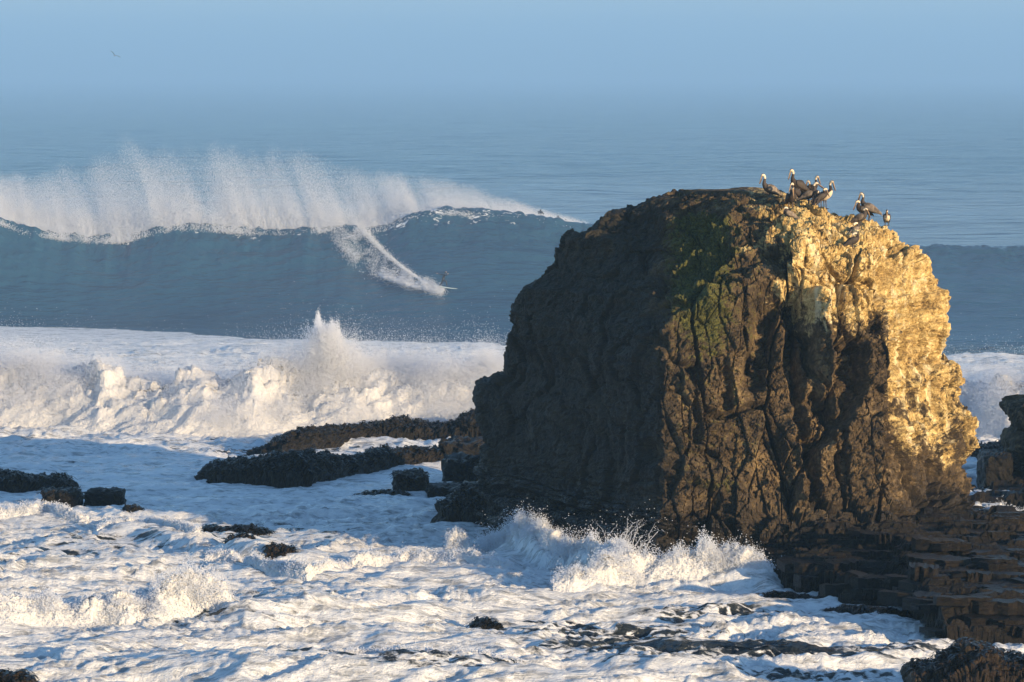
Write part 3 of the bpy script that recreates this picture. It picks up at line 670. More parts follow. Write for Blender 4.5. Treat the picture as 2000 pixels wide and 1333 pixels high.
# ------------------------------------------------------------------ broken water: bore, wavelets and splashes
def surf(name, label, pts, depth, nu, nv, drops, dsize, up, seed=1, kind="stuff", dist=.25, cat="foam", solid=.85, hvar=.35):
    pts = np.array(pts, float); P = np.array([sea_at(a, b)[:2] for a, b in pts[:, :2]])
    X = np.linspace(P[0, 0], P[-1, 0], nu); y0 = np.interp(X, P[:, 0], P[:, 1]); h = np.interp(X, P[:, 0], pts[:, 2])
    q = st(X, 0 * X + seed * 3, 0 * X, 1, 1, 1); h = h * (1 + hvar * fbm(q / max(1.0, h.mean() * .7), 2)); H = max(.3, h.mean())
    y0 = y0 + .35 * H * fbm(q / H * .5 + 3, 2)
    v = np.linspace(0, 1, nv) ** 1.9; yo = (v - .12) * depth; b = np.interp(v, [0, .07, .18, .34, .5, .7, 1], [-.15, .16, .58, 1.0, .85, .35, -.15])
    b = np.convolve(np.pad(b, 4, mode='edge'), np.ones(9) / 9, mode='valid')
    G = np.zeros((nv, nu, 3)); G[..., 0] = X; G[..., 1] = y0 + yo[:, None]; base = sea_height(G[..., 0].ravel(), G[..., 1].ravel()).reshape(nv, nu)
    base = np.where(b[:, None] < 0, base, np.minimum(base, .5 * H + .3)); G[..., 2] = base + h * b[:, None] * solid
    Nm = grid_normals(G).reshape(-1, 3); Nm *= np.sign(Nm[:, 2:3] + 1e-6); P = G.reshape(-1, 3); hv = np.tile(h, nv); bb = np.repeat(np.clip(b, 0, 1), nu)
    Q = P + seed * 5.3; Q = Q + .3 * H * np.stack([fbm(Q / H, 2), fbm(Q / H + 9, 2), 0 * hv], 1)
    dd = hv * (.23 * bil(Q * 1.0 / H, 2) + .13 * bil(Q * 2.7 / H, 2) + .035 * bil(Q * 7 / H, 3, .6) + .015 * bil(Q * 22 / H, 2)) * np.maximum(bb, .12)
    P = P + Nm * dd[:, None]
    o = obj(name, mesh_np(name, P, grid_faces(nv, nu), M['foam'], True), label=label, cat=cat, kind=kind)
    if drops:
        w = (.12 + bb) * hv * (.25 + np.clip(.6 + 1.6 * fbm(P / H * .9 + 4, 3), 0, 2) ** 2); w /= w.sum()
        i = RS.choice(len(P), drops, p=w); e = RS.exponential(dist * H, drops); g = np.minimum(RS.exponential(up * H, drops), up * H * 3) * np.clip(.35 + 1.3 * fbm(P * [1.4, 1.4, .3] / H + 2, 3), .05, 2)[i] * bb[i] ** 2
        D = P[i] + Nm[i] * e[:, None] * .6 + np.stack([RS.normal(0, .08 * H, drops) - .15 * g, RS.normal(0, .1 * H, drops), g], 1)
        return o, D, dsize * RS.uniform(.5, 1.4, drops)
    return o, None, None
BORE = [(-500, 838, 4.6), (-100, 838, 4.8), (0, 838, 4.8), (60, 838, 4.8), (110, 838, 4.7), (200, 840, 4.6), (260, 842, 4.2), (330, 844, 3.8), (400, 846, 4.4), (470, 847, 4.2), (540, 846, 4.4), (590, 846, 4.5),
        (625, 846, 5.2), (655, 846, 5.0), (700, 845, 4.4), (760, 844, 4.3), (850, 844, 4.2), (920, 843, 4.2), (1000, 843, 4.4), (1400, 845, 3.5), (1800, 846, 3.2), (1880, 850, 3.4), (1960, 858, 4.6), (2050, 862, 5.2), (2500, 862, 4.6)]
o, D, sz = surf("whitewater_bore", "wall of churning white foam rolling in behind the dark reefs", BORE, 18, 900, 80, 1700000, .0115, .12, 1, dist=.18, hvar=.10, solid=.76)
tri_cloud("bore_spray", D, sz, M['spray'], label="fine spray hanging over the wall of churning foam", cat="spray", kind="stuff")
# the tall jet standing up in the middle of the bore
c = sea_at(640, 846); n = 40000; t = RS.rand(n) ** .8
xx = RS.normal(0, 1, n) * (1.5 - 1.1 * t); D = np.stack([c[0] + xx - .3 * t, c[1] + 4 + RS.normal(0, .8, n), 3.0 + (3.3 + 1.3 * fbm(st(xx, 0 * xx, 0 * xx, 1.3, 1, 1), 3)) * t + RS.normal(0, .2, n)], 1)
tri_cloud("spray_jet", D, .016 * RS.uniform(.5, 1.3, n), M['spray'], label="tall pointed jet of spray in the middle of the foam wall", cat="spray", kind="stuff")

def fore(name, label, pts, depth, nu, nv, nd, up, seed, ds=.028, dist=.12):
    o, D, sz = surf(name, label, pts, depth, nu, nv, nd * 3, ds, up, seed, dist=dist)
    s = tri_cloud("splash_drops", D, sz * .55, M['spray'], parent=o, kind="stuff")
fore("foam_crest", "small foaming breaker lit gold on the left in the foreground", [(-60, 1232, .7), (40, 1230, .8), (120, 1228, .55), (180, 1228, 1.0), (250, 1226, 1.0), (330, 1220, 1.3), (400, 1214, 1.45), (432, 1212, 1.0), (450, 1212, .2)], 2.6, 460, 60, 9000, .22, 2)
fore("foam_crest", "foam surging up against the dark left foot of the stack", [(935, 1078, .3), (985, 1080, 1.0), (1020, 1086, 1.2), (1060, 1096, .9), (1110, 1110, 1.2), (1150, 1126, 1.0), (1190, 1140, 1.0), (1230, 1146, 1.0)], 3.0, 330, 60, 9000, .30, 3)
fore("foam_crest", "bright curling foam bursting at the middle foot of the stack", [(1080, 1160, .4), (1130, 1158, 1.0), (1180, 1154, 1.35), (1215, 1152, 1.1), (1260, 1148, .6), (1330, 1146, .7), (1400, 1146, 1.1), (1440, 1146, 1.2), (1480, 1146, .9), (1510, 1148, .3)], 2.2, 400, 60, 9000, .30, 4)
fore("foam_crest", "low foam crest by the small lone boulder", [(190, 1052, .2), (240, 1046, .6), (290, 1046, .7), (340, 1058, .5), (390, 1066, .2)], 1.6, 200, 40, 2500, .25, 5)
fore("foam_crest", "low foam crest under the square block on the left", [(-30, 1020, .5), (50, 1018, .8), (90, 1016, .8), (140, 1024, .4), (170, 1028, .1)], 1.8, 200, 40, 2500, .25, 6)
fore("foam_crest", "foam collar tumbling below the pair of wet brown rocks", [(400, 1104, .2), (450, 1106, .5), (520, 1126, .6), (560, 1132, .7), (600, 1136, .7), (650, 1120, .4), (720, 1112, .5), (800, 1104, .6), (900, 1108, .5), (1000, 1120, .3)], 2.0, 420, 50, 5000, .2, 7)
fore("foam_crest", "rounded puff of foam left of the stack foot", [(868, 1082, .1), (885, 1080, .9), (905, 1080, .9), (935, 1084, .2)], 1.4, 90, 40, 800, .2, 8)
fore("foam_crest", "wet foam splash in the gap at the right edge", [(1912, 1032, .3), (1935, 1030, 1.0), (1960, 1030, .9), (2010, 1030, .5)], 1.5, 120, 40, 1500, .25, 9)
fore("foam_crest", "low curling crest along the bottom of the picture", [(640, 1318, .1), (700, 1310, .55), (760, 1312, .5), (860, 1320, .45), (960, 1322, .4), (1020, 1326, .1)], 1.5, 300, 40, 3000, .15, 10)
def fan(label, px, pyb, pyt, lean, w, n, seed, thin=.022):
    """water thrown up against the rock: ballistic strands and drops"""
    r = np.random.RandomState(seed); b = sea_at(px, pyb); top = zrow(pyt, b[1]); V = []; Fa = []; D = []
    for k in range(n):
        x0 = b[0] + r.normal(0, w * .5); hh = top * (r.rand() ** .7); dx = lean * hh + r.normal(0, .25) * hh; dy = r.normal(0, .3); m = 9; rad = thin * r.uniform(.4, 1.3)
        for i in range(m):
            t = i / (m - 1) * r.uniform(.95, 1.0); cc = np.array([x0 + dx * t + .06 * r.normal(), b[1] + dy * t, hh * (1.85 * t - .85 * t * t) + .05 * r.normal()]); q = rad * (1.25 - t)
            a0 = r.uniform(0, 1); V += [cc + q * np.array([math.cos(a0 + j * 2.094), math.sin(a0 + j * 2.094), .3 * math.sin(j * 2.1)]) for j in range(3)]
            D.append(cc + r.normal(0, .12, 3)); D.append(cc + r.normal(0, .3, 3) + [0, 0, .2])
        s = k * m * 3
        Fa += [(s + i * 3 + j, s + i * 3 + (j + 1) % 3, s + i * 3 + 3 + (j + 1) % 3, s + i * 3 + 3 + j) for i in range(m - 1) for j in range(3)]
    o = obj("splash", mesh_np("splash", V, Fa, M['spray'], True), label=label, cat="splash", kind="stuff")
    D = np.array(D); tri_cloud("splash_drops", D, .015 * r.uniform(.4, 1.4, len(D)), M['spray'], parent=o, kind="stuff")
fan("splash leaning up the dark rock beside the curling foam", 1200, 1120, 1008, .42, 1.0, 60, 3)
fan("drops flung up left of the stack's foot", 1000, 1080, 1010, -.15, 1.2, 60, 4)
fan("drops flung up along the rock between the two splashes", 1120, 1116, 1030, -.2, 1.6, 60, 5, .016)
fan("burst of drops at the right end of the foam by the shelf", 1440, 1146, 1062, -.3, 1.7, 90, 6, .016)
fan("small drops above the golden breaker", 340, 1216, 1140, .1, 2.6, 70, 7, .02)

# ------------------------------------------------------------------ crest foam, wind blown veil and wake on the big wave
VEIL = np.array([(-300, 75), (0, 78), (100, 105), (200, 125), (250, 140), (400, 146), (550, 146), (650, 130), (750, 95), (850, 62), (950, 38), (1030, 18), (1140, 5), (1300, 0)], float)
def crest_veil(n, frac, size, name, label, wob, lift):
    m = int(n * 2.2); px = RS.uniform(-300, 1150, m); X = (px - 1000) / F * YC0
    gx = np.linspace(-62, 9, 6000); q = lambda f, o: st(gx, 0 * gx + o, 0 * gx, f, 1, 1)
    gd = np.clip(.70 + .25 * gn(q(.22, 5)) + wob * (.65 * fbm(q(.35, 9), 4, .75)), .20, 1.6); gh = 1 + .22 * gn(q(.16, 7)) + .22 * gn(q(.6, 4))
    dens = np.interp(X, gx, gd) * np.interp(px, [-300, 740, 850, 1150], [1, 1, .6, .25])
    k = RS.rand(m) < dens / 1.5; px, X, dn = px[k][:n], X[k][:n], dens[k][:n]; m = len(X)
    _, zc, _ = wave_params(X); hv = np.interp(px, VEIL[:, 0], VEIL[:, 1]) / 19.5 * np.interp(X, gx, gh)
    t = RS.exponential(frac, m); t = np.where(t > 1, RS.rand(m) ** 1.5, t)
    X2 = X - .42 * hv * t ** 1.4 + RS.normal(0, 1, m) * (.04 + .22 * t); Y2 = YC0 + (1.2 if lift > -.2 else -.1) + (5 + 8 * RS.rand(m)) * t + RS.normal(0, .3, m)
    z = zc - .35 + lift + hv * t * (.8 + .25 * RS.rand(m)) + RS.normal(0, .12, m)
    tri_cloud(name, np.stack([X2, Y2, z], 1), size * RS.uniform(.5, 1.4, m), M['spray'], label=label, cat="spray", kind="stuff")
crest_veil(1900000, .34, .0098, "wind_spray", "tall white veil of spray blown back off the wave crest", 1.0, .0)
crest_veil(480000, .085, .022, "crest_foam", "thick white foam torn along the wave crest", .8, -.30)
vp = np.stack(proj(V2), 1)
bins = {}
for i in np.where((V2[:, 1] < YC0 + 1) & (vp[:, 0] > 600) & (vp[:, 0] < 1150))[0]:
    k = (int(vp[i, 0] // 6), int(vp[i, 1] // 6))
    if k not in bins or V2[i, 1] < V2[bins[k], 1]: bins[k] = i
def on_wave(a, b):
    for r in range(4):
        for dx in range(-r, r + 1):
            for dy in range(-r, r + 1):
                i = bins.get((int(a // 6) + dx, int(b // 6) + dy))
                if i is not None: return V2[i]
    return at(a, b, 375)
TR_ = [(700, 440), (722, 462), (750, 492), (790, 525), (825, 548), (866, 565)]
LO_ = [(648, 455), (672, 492), (705, 522), (755, 540), (800, 556), (866, 567)]
def poly(pl, t):
    a = np.array(pl, float); s = np.linspace(0, 1, len(a)); return np.stack([np.interp(t, s, a[:, 0]), np.interp(t, s, a[:, 1])], 1)
n = 9000; t = RS.rand(n); A = poly(TR_, t) + RS.normal(0, 1, (n, 2)) * (.8 + 3.5 * (1 - t) ** 2 + 3 * RS.rand(n) ** 4)[:, None]
n2 = 36000; t2 = RS.rand(n2) ** .8; B = poly(TR_, t2); Cc = poly(LO_, t2); w = RS.rand(n2); B = B * (1 - w[:, None]) + Cc * w[:, None] + RS.normal(0, 6, (n2, 2))
cl = fbm(np.stack([B[:, 0] * .03, B[:, 1] * .03, 0 * w], 1), 3); keep = RS.rand(n2) < np.clip(.4 + 1.2 * cl + .5 * (w > .85), .05, 1)
n3 = 9000; t3 = RS.rand(n3) * .45 + .55; E = poly(LO_, t3) + RS.normal(0, 2.5, (n3, 2))
AB = np.concatenate([A, B[keep], E]); D = np.array([on_wave(a, b) for a, b in AB]); q = np.stack(proj(D), 1)
D[:, 0] += (AB[:, 0] - q[:, 0]) * 375 / F; D[:, 2] -= (AB[:, 1] - q[:, 1]) * 375 / F; D[:, 1] -= RS.exponential(.35, len(D)) + .15
tri_cloud("surf_wake", D, .019 * RS.uniform(.5, 1.3, len(D)), M['spray'], label="white wake streaming down the wave behind the surfer", cat="wake", kind="stuff")
# ------------------------------------------------------------------ pelicans
def tube(pts, rads, n=10, lat=None):
    """continuous loft along pts; rads are (sideways, in plane) half sizes"""
    pts = np.array(pts, float); T = np.gradient(pts, axis=0); T /= np.linalg.norm(T, axis=1)[:, None]
    L = np.array(lat if lat is not None else (0, 1, 0), float); th = np.linspace(0, 2 * np.pi, n, endpoint=False); V = []
    for p, t, (a, b) in zip(pts, T, rads):
        l = L - t * (L @ t); l /= np.linalg.norm(l); u = np.cross(t, l)
        V += [p + a * math.cos(q) * l + b * math.sin(q) * u for q in th]
    k = len(pts); Fa = [tuple(f) for f in grid_faces(k, n, True)]; Fa.append(tuple(range(n))[::-1]); Fa.append(tuple(range((k - 1) * n, k * n)))
    return V, Fa
def pmesh(name, VF, mat, attr=None):
    me = bpy.data.meshes.new(name); me.from_pydata([tuple(v) for v in VF[0]], [], VF[1]); me.materials.append(mat)
    me.polygons.foreach_set('use_smooth', [True] * len(me.polygons))
    if attr is not None: me.attributes.new('pale', 'FLOAT', 'POINT').data.foreach_set('value', np.asarray(attr, np.float32))
    me.update(); return me
def spline(keys, m):
    k = np.array(keys, float); s = np.linspace(0, 1, len(k)); u = np.linspace(0, 1, m); w = np.stack([np.interp(u, s, k[:, j]) for j in range(k.shape[1])], 1)
    for _ in range(2): w[1:-1] = .25 * w[:-2] + .5 * w[1:-1] + .25 * w[2:]
    return w
def mat_feather(name, dark, pale):
    n = N(name); x = n.noise(14, 4); p = n.math('ADD', n.attr('pale'), n.math('MULTIPLY', n.math('SUBTRACT', x, .5), .5))
    return n.done(n.bsdf(n.mix(n.step(p, .35, .65), dark, pale), .75, .25, n.bump(x, .02, .5)))
BM = [mat_feather("feather_brown", (.035, .026, .022), (.55, .47, .36)), mat_feather("feather_grey", (.055, .045, .040), (.62, .55, .44))]
MW = [mat_plain("wing_dark", (.030, .023, .020), .7, .5, 9), mat_plain("wing_grey", (.13, .105, .085), .7, .7, 9)]
MB = mat_plain("bill", (.30, .19, .09), .5, .4, 8); MP = mat_plain("bill_pouch", (.07, .05, .045), .6, .3, 8); ML = mat_plain("leg_skin", (.07, .055, .05), .6, .3, 8)
POSES = {  # spine keys x, z, half width, half depth; then bill start and end
    'up': ([(-.44, .30, .03, .02), (-.30, .37, .10, .085), (-.10, .46, .155, .15), (.08, .56, .15, .15), (.19, .68, .10, .105), (.215, .80, .055, .06), (.17, .92, .043, .048), (.19, 1.03, .045, .05), (.26, 1.08, .06, .062), (.33, 1.06, .03, .035)], (.31, 1.06), (.43, .72)),
    'forward': ([(-.44, .30, .03, .02), (-.30, .37, .10, .085), (-.10, .46, .155, .15), (.08, .56, .15, .15), (.19, .68, .10, .105), (.20, .79, .055, .06), (.16, .90, .043, .048), (.20, 1.0, .045, .05), (.28, 1.03, .06, .062), (.35, 1.0, .03, .035)], (.33, 1.0), (.62, .80)),
    'bill_down': ([(-.44, .32, .03, .02), (-.30, .38, .10, .085), (-.10, .46, .16, .155), (.08, .54, .16, .16), (.17, .66, .11, .11), (.15, .76, .06, .065), (.10, .82, .045, .05), (.14, .89, .045, .05), (.22, .90, .06, .062), (.29, .85, .03, .035)], (.27, .86), (.43, .50)),
    'hunched': ([(-.46, .22, .03, .02), (-.32, .27, .11, .09), (-.10, .34, .175, .165), (.08, .40, .17, .165), (.14, .50, .12, .12), (.08, .58, .065, .07), (.03, .63, .05, .055), (.08, .70, .048, .05), (.16, .70, .06, .06), (.23, .66, .03, .035)], (.21, .67), (.30, .34)),
    'preening': ([(-.46, .26, .03, .02), (-.32, .32, .11, .09), (-.10, .40, .17, .16), (.08, .47, .165, .16), (.18, .57, .11, .11), (.20, .68, .058, .06), (.15, .76, .045, .05), (.06, .78, .045, .05), (-.02, .74, .06, .06), (-.07, .68, .03, .035)], (-.05, .70), (-.20, .42))}
POSE_ME = {}
def pose_meshes(pose, plum, belly):
    key = (pose, plum, belly)
    if key in POSE_ME: return POSE_ME[key]
    keys, b0, b1 = POSES[pose]; w = spline(keys, 30); pts = [(a, 0, b) for a, b, _, _ in w]; V, Fa = tube(pts, [(c, d) for _, _, c, d in w], 12)
    V = np.array(V); ring_i = np.repeat(np.arange(30), 12); ang = np.tile(np.arange(12), 30) * (2 * np.pi / 12)
    pale = np.where(ring_i > 19, .75, .15); pale = np.where((ring_i > 26), .85, pale); pale = np.where((ring_i > 17) & (np.cos(ang - 4.7) < -.6), .2, pale)
    if belly: pale = np.where((V[:, 2] < np.interp(V[:, 0], [-.4, .3], [w[2, 1], w[14, 1] + .05]) - .04) & (ring_i < 19), .9, pale)
    sl = 0.0 if pose == 'hunched' else 0.0
    body = pmesh("body", (V, Fa), BM[plum], pale)
    bx = np.linspace(0, 1, 6); bp = [(b0[0] + (b1[0] - b0[0]) * t, 0, b0[1] + (b1[1] - b0[1]) * t) for t in bx]
    bill = pmesh("bill", tube(bp, [(.026 * (1 - .75 * t), .020 * (1 - .7 * t)) for t in bx], 8), MB)
    dx, dz = b1[0] - b0[0], b1[1] - b0[1]; L = math.hypot(dx, dz); ox, oz = dz / L * .024, -dx / L * .024
    sgn = 1 if oz < 0 else -1
    pch = pmesh("pouch", tube([(p[0] + ox * sgn, 0, p[2] + oz * sgn) for p in bp], [(.018 * math.sin(.3 + 2.6 * t) + .004, .030 * math.sin(.25 + 2.6 * t) + .004) for t in bx], 8), MP)
    z0 = keys[3][1]; wings = []
    for sd in (-1, 1):
        wk = spline([(.14, z0 + .06, .035, .06), (.06, z0 + .05, .05, .14), (-.14, z0 - .05, .05, .155), (-.34, z0 - .17, .03, .09), (-.54, z0 - .29, .01, .025)], 14)
        wings.append(pmesh("wing", tube([(a, sd * (.135 - .05 * max(0, -a)), b) for a, b, _, _ in wk], [(c, d) for _, _, c, d in wk], 10), MW[plum]))
    tl = pmesh("tail", tube([(-.40, 0, keys[0][1] + .02), (-.50, 0, keys[0][1] - .04), (-.60, 0, keys[0][1] - .10)], [(.05, .025), (.075, .015), (.08, .006)], 8), MW[plum])
    legs = []
    for sd in (-1, 1):
        h = keys[2][1] - .08; lg = pmesh("leg", tube([(-.06, sd * .07, h), (-.05, sd * .075, h * .5), (-.04, sd * .08, .02)], [(.03, .035), (.018, .018), (.014, .014)], 8), ML)
        ft = bpy.data.meshes.new("foot"); ft.from_pydata([(-.07, sd * .08, .015), (.10, sd * .08 - .07, .0), (.13, sd * .08, .0), (.10, sd * .08 + .07, .0), (-.03, sd * .08, .04), (.02, sd * .08, -.01)], [], [(0, 1, 4), (4, 1, 2), (4, 2, 3), (0, 4, 3), (0, 5, 1), (1, 5, 2), (2, 5, 3), (3, 5, 0)]); ft.materials.append(ML)
        legs.append((lg, ft))
    POSE_ME[key] = (body, bill, pch, wings, tl, legs); return POSE_ME[key]
def pelican(label, px, py, yaw, pose, plum, belly, sc=1.0):
    P, sy = skyline(px)
    if py > sy + 1.5: P = on_rock(px, py, 4)
    body, bill, pch, wings, tl, legs = pose_meshes(pose, plum, belly)
    r = obj("pelican", None, label=label, cat="pelican", group="pelicans resting on top of the rock stack", loc=(P[0], P[1], P[2] - .03)); r.rotation_euler = (0, 0, math.radians(yaw)); r.scale = (sc * 1.1,) * 3
    obj("body", body, r); b = obj("bill", bill, r); obj("pouch", pch, b)
    for w in wings: obj("wing", w, r)
    obj("tail", tl, r)
    for lg, ft in legs: l = obj("leg", lg, r); obj("foot", ft, l)
for a in [("leftmost pelican, standing apart with its pale neck held up", 1499, 392, 205, 'up', 1, False, 1.08),
          ("pelican facing the camera with bill lowered, front left of the flock", 1545, 414, -80, 'bill_down', 0, False, 1.12),
          ("tallest pelican on the skyline, pale head raised", 1560, 388, 215, 'up', 0, False, 1.12),
          ("dark pelican on the skyline just right of the tallest one", 1572, 388, 150, 'hunched', 0, False, 1.1),
          ("dark slim necked pelican in the middle of the flock", 1584, 390, -30, 'up', 0, False, .92),
          ("pelican bending right with its long bill pointing down", 1580, 404, -15, 'forward', 1, False, .98),
          ("dark hunched pelican low at the front of the flock", 1597, 408, 70, 'hunched', 0, False, .95),
          ("white bellied pelican standing at the right end of the flock", 1617, 402, -35, 'up', 0, True, 1.08),
          ("dark headed pelican half hidden behind the white bellied one", 1607, 396, 20, 'bill_down', 0, False, .85),
          ("dark pelican with lowered bill between the tallest one and the front left one", 1551, 398, 230, 'bill_down', 0, False, .95),
          ("small dark pelican squeezed in behind the bending one", 1590, 394, 170, 'up', 0, False, .85),
          ("grey pelican lying below the flock on the left", 1538, 432, 190, 'hunched', 1, False, .8),
          ("pale necked pelican standing tall on the right shoulder", 1698, 420, 165, 'up', 1, False, 1.08),
          ("dark pelican in front of the tall one on the right shoulder", 1686, 430, 200, 'bill_down', 0, False, .95),
          ("pelican with bill tucked down its breast, right shoulder group", 1680, 444, -25, 'bill_down', 1, False, .95),
          ("rightmost pelican, small and white bellied, facing the camera", 1731, 437, -95, 'hunched', 0, True, .9),
          ("pale pelican with neck curled round, in the hollow", 1672, 466, 30, 'preening', 1, False, .85),
          ("lowest pelican, dark and preening on the sunlit slope", 1664, 488, 10, 'preening', 0, False, .9)]:
    pelican(*a)

# ------------------------------------------------------------------ surfers and gull
def skin(name, joints, edges, mat, parent):
    me = bpy.data.meshes.new(name); keys = list(joints); me.from_pydata([joints[k][:3] for k in keys], [(keys.index(a), keys.index(b)) for a, b in edges], []); me.materials.append(mat)
    o = obj(name, me, parent); md = o.modifiers.new("skin", 'SKIN'); md.use_smooth_shade = True; me.update()
    if not me.skin_vertices: bpy.context.view_layer.objects.active = o
    for i, k in enumerate(keys):
        sv = me.skin_vertices[0].data[i]; r = joints[k][3]; sv.radius = (r, r); sv.use_root = (i == 0)
    sb = o.modifiers.new("sub", 'SUBSURF'); sb.levels = 1; sb.render_levels = 2
    return o
MSUIT = mat_plain("wetsuit", (.012, .013, .016), .55, .3, 5); MSKIN = mat_plain("skin", (.55, .36, .26), .5, .15, 5); MBOARD = mat_plain("board_white", (.62, .74, .72), .3, .08, 2); MHAIR = mat_plain("hair", (.03, .02, .015), .6, .3, 20)
def hand(parent, c, d, mat):
    """small open hand: palm with five bent fingers"""
    c = np.array(c, float); d = np.array(d, float) / np.linalg.norm(d); s = np.cross(d, (0, 0, 1)); s /= np.linalg.norm(s); J = {'w': (*c, .022), 'p': (*(c + d * .06), .028)}; E = [('w', 'p')]
    for i in range(4):
        a = c + d * .09 + s * (.03 - .02 * i); b = a + d * (.05 - .008 * abs(i - 1.5)) - np.array([0, 0, .012]); J['a%d' % i] = (*a, .010); J['b%d' % i] = (*b, .008); E += [('p', 'a%d' % i), ('a%d' % i, 'b%d' % i)]
    t = c + d * .05 + s * .055; J['t'] = (*t, .010); E.append(('p', 't')); skin("hand", J, E, mat, parent)
def board(name, label, L, loc, rot):
    w = np.linspace(-.5, .5, 19); V, Fa = tube([(L * t, 0, .16 * max(0, t) ** 2 * L * .5 + .03 * t * t) for t in w], [(.26 * max(.04, math.cos(math.pi * t) ** .6), .035 * max(.15, math.cos(math.pi * t) ** .5)) for t in w], 10)
    o = obj(name, pmesh("surfboard", (V, Fa), MBOARD), label=label, cat="surfboard", loc=loc); o.rotation_euler = rot
    return o
def rider():
    P = at(866, 563, 372); P = on_wave(866, 563); P = P + np.array([0, -.5, .1])
    yaw = math.radians(-18); r = obj("person", None, label="surfer in a black wetsuit crouching on the wave face, arms out", cat="surfer", loc=(P[0], P[1] - .1, P[2] + .06)); r.rotation_euler = (0, 0, yaw)
    J = {'pelvis': (-.05, 0, .60, .15), 'waist': (.0, 0, .78, .13), 'chest': (.10, 0, .98, .16), 'neck': (.17, 0, 1.15, .06), 'head0': (.20, 0, 1.23, .085), 'head': (.22, 0, 1.33, .09),
         'hipl': (.05, -.10, .58, .11), 'kneel': (.30, -.12, .46, .075), 'ankl': (.34, -.04, .10, .05), 'toel': (.44, -.10, .05, .04),
         'hipr': (-.10, .08, .56, .11), 'kneer': (-.12, -.02, .34, .075), 'ankr': (-.38, .02, .10, .05), 'toer': (-.34, -.14, .05, .04),
         'shl': (.16, -.17, 1.06, .08), 'ell': (.36, -.30, .98, .05), 'wrl': (.50, -.34, 1.12, .035), 'shr': (.06, .17, 1.06, .08), 'elr': (-.24, .10, 1.06, .05), 'wrr': (-.52, -.02, 1.14, .035)}
    E = [('pelvis', 'waist'), ('waist', 'chest'), ('chest', 'neck'), ('neck', 'head0'), ('head0', 'head'), ('pelvis', 'hipl'), ('hipl', 'kneel'), ('kneel', 'ankl'), ('ankl', 'toel'), ('pelvis', 'hipr'), ('hipr', 'kneer'), ('kneer', 'ankr'), ('ankr', 'toer'),
         ('chest', 'shl'), ('shl', 'ell'), ('ell', 'wrl'), ('chest', 'shr'), ('shr', 'elr'), ('elr', 'wrr')]
    skin("body", J, E, MSUIT, r); hand(r, (.50, -.34, 1.12), (.5, -.1, .5), MSKIN); hand(r, (-.52, -.02, 1.14), (-.8, -.3, .2), MSKIN)
    skin("face", {'a': (.26, -.02, 1.27, .07), 'b': (.27, -.02, 1.34, .065)}, [('a', 'b')], MSKIN, r)
    board("surfboard", "pale surfboard under the surfer riding the wave", 2.3, (P[0] + .15, P[1] - .1, P[2]), (0, math.radians(8), yaw))
rider()
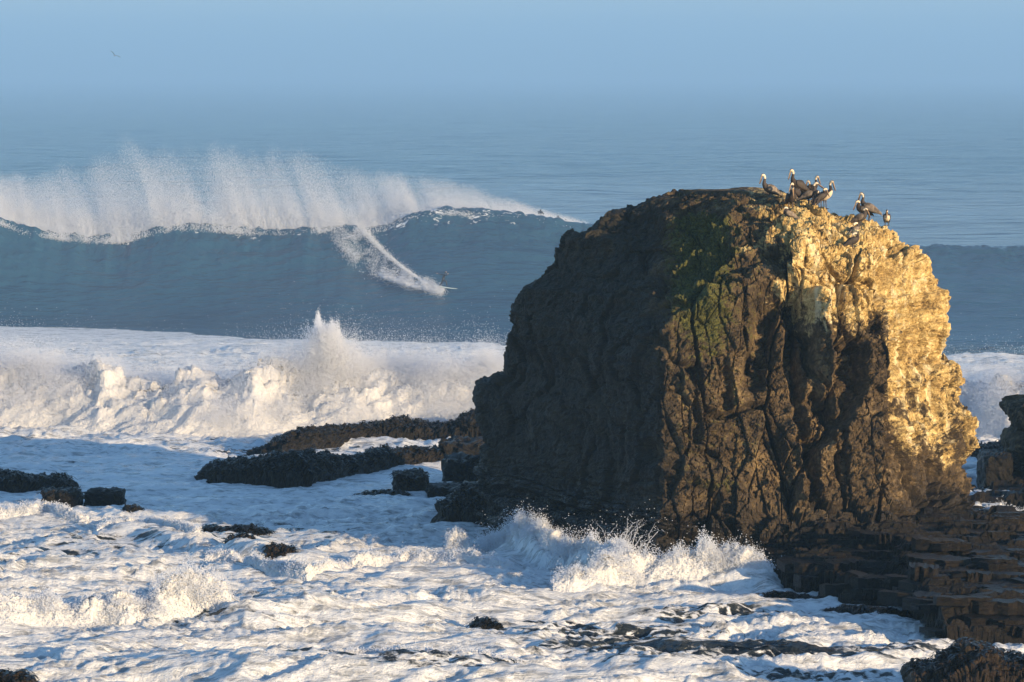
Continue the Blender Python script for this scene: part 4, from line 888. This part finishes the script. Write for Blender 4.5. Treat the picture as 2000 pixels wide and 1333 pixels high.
def sitter(label, blabel, px, py, hide):
    """surfer sitting astride a board on the back of the wave; py is the row of the head"""
    P = at(px, py, YC0 + 4.5); z = P[2] - .80
    r = obj("person", None, label=label, cat="surfer", group="surfers waiting behind the crest", loc=(P[0], P[1], z)); r.rotation_euler = (0, 0, math.radians(hide))
    J = {'pelvis': (0, 0, .08, .15), 'waist': (.02, 0, .28, .13), 'chest': (.03, 0, .47, .17), 'neck': (.05, 0, .62, .06), 'head0': (.07, 0, .70, .085), 'head': (.08, 0, .78, .09),
         'hipl': (.12, -.16, .06, .10), 'kneel': (.36, -.30, -.05, .07), 'ankl': (.30, -.32, -.42, .05), 'hipr': (.12, .16, .06, .10), 'kneer': (.36, .30, -.05, .07), 'ankr': (.30, .32, -.42, .05),
         'shl': (.04, -.19, .55, .075), 'ell': (.16, -.26, .32, .05), 'wrl': (.34, -.16, .20, .035), 'shr': (.04, .19, .55, .075), 'elr': (.16, .26, .32, .05), 'wrr': (.34, .16, .20, .035)}
    E = [('pelvis', 'waist'), ('waist', 'chest'), ('chest', 'neck'), ('neck', 'head0'), ('head0', 'head'), ('pelvis', 'hipl'), ('hipl', 'kneel'), ('kneel', 'ankl'), ('pelvis', 'hipr'), ('hipr', 'kneer'), ('kneer', 'ankr'), ('chest', 'shl'), ('shl', 'ell'), ('ell', 'wrl'), ('chest', 'shr'), ('shr', 'elr'), ('elr', 'wrr')]
    skin("body", J, E, MSUIT, r); skin("face", {'a': (.13, 0, .72, .06), 'b': (.14, 0, .78, .055)}, [('a', 'b')], MSKIN, r)
    hand(r, (.34, -.16, .20), (1, .3, -.1), MSKIN); hand(r, (.34, .16, .20), (1, -.3, -.1), MSKIN)
    b = board("surfboard", blabel, 2.2, (P[0] + .1, P[1], z - .06), (0, 0, math.radians(hide)))
sitter("surfer sitting tallest above the wave crest, left of three", "board under the tallest sitting surfer", 1055, 409, 60)
sitter("middle surfer of three peeking over the wave crest", "board under the middle sitting surfer", 1091, 421, 130)
sitter("rightmost surfer of three, barely showing over the crest", "board under the rightmost sitting surfer", 1105, 428, 100)
def gull():
    c = at(224, 109, 300); r = obj("gull", None, label="lone gull gliding in the hazy sky at upper left", cat="bird", loc=c); r.rotation_euler = (.5, .1, 1.9); r.scale = (.6, .6, .6)
    mw = mat_plain("gull_white", (.5, .5, .5), .6, .05, 8); mg = mat_plain("gull_wing", (.06, .065, .07), .6, .2, 8)
    w = spline([(-.26, 0, .01, .01), (-.12, .0, .05, .05), (.05, .0, .065, .06), (.17, .02, .045, .045), (.24, .03, .035, .035), (.30, .02, .008, .008)], 16)
    obj("body", pmesh("body", tube([(a, 0, b) for a, b, _, _ in w], [(c_, d_) for _, _, c_, d_ in w], 10), mw), r)
    for sd, dip in ((1, .10), (-1, .02)):
        k = spline([(.05, .03, .03, .10, 0), (.08, .30, .14 + dip, .09, 0), (.02, .52, .16 + dip, .07, 0), (-.08, .68, .10 + dip, .02, 0)], 14)
        obj("wing", pmesh("wing", tube([(a, sd * b, c_) for a, b, c_, _, _ in k], [(d_, .012) for _, _, _, d_, _ in k], 8, (1, 0, 0)), mg), r)
gull()
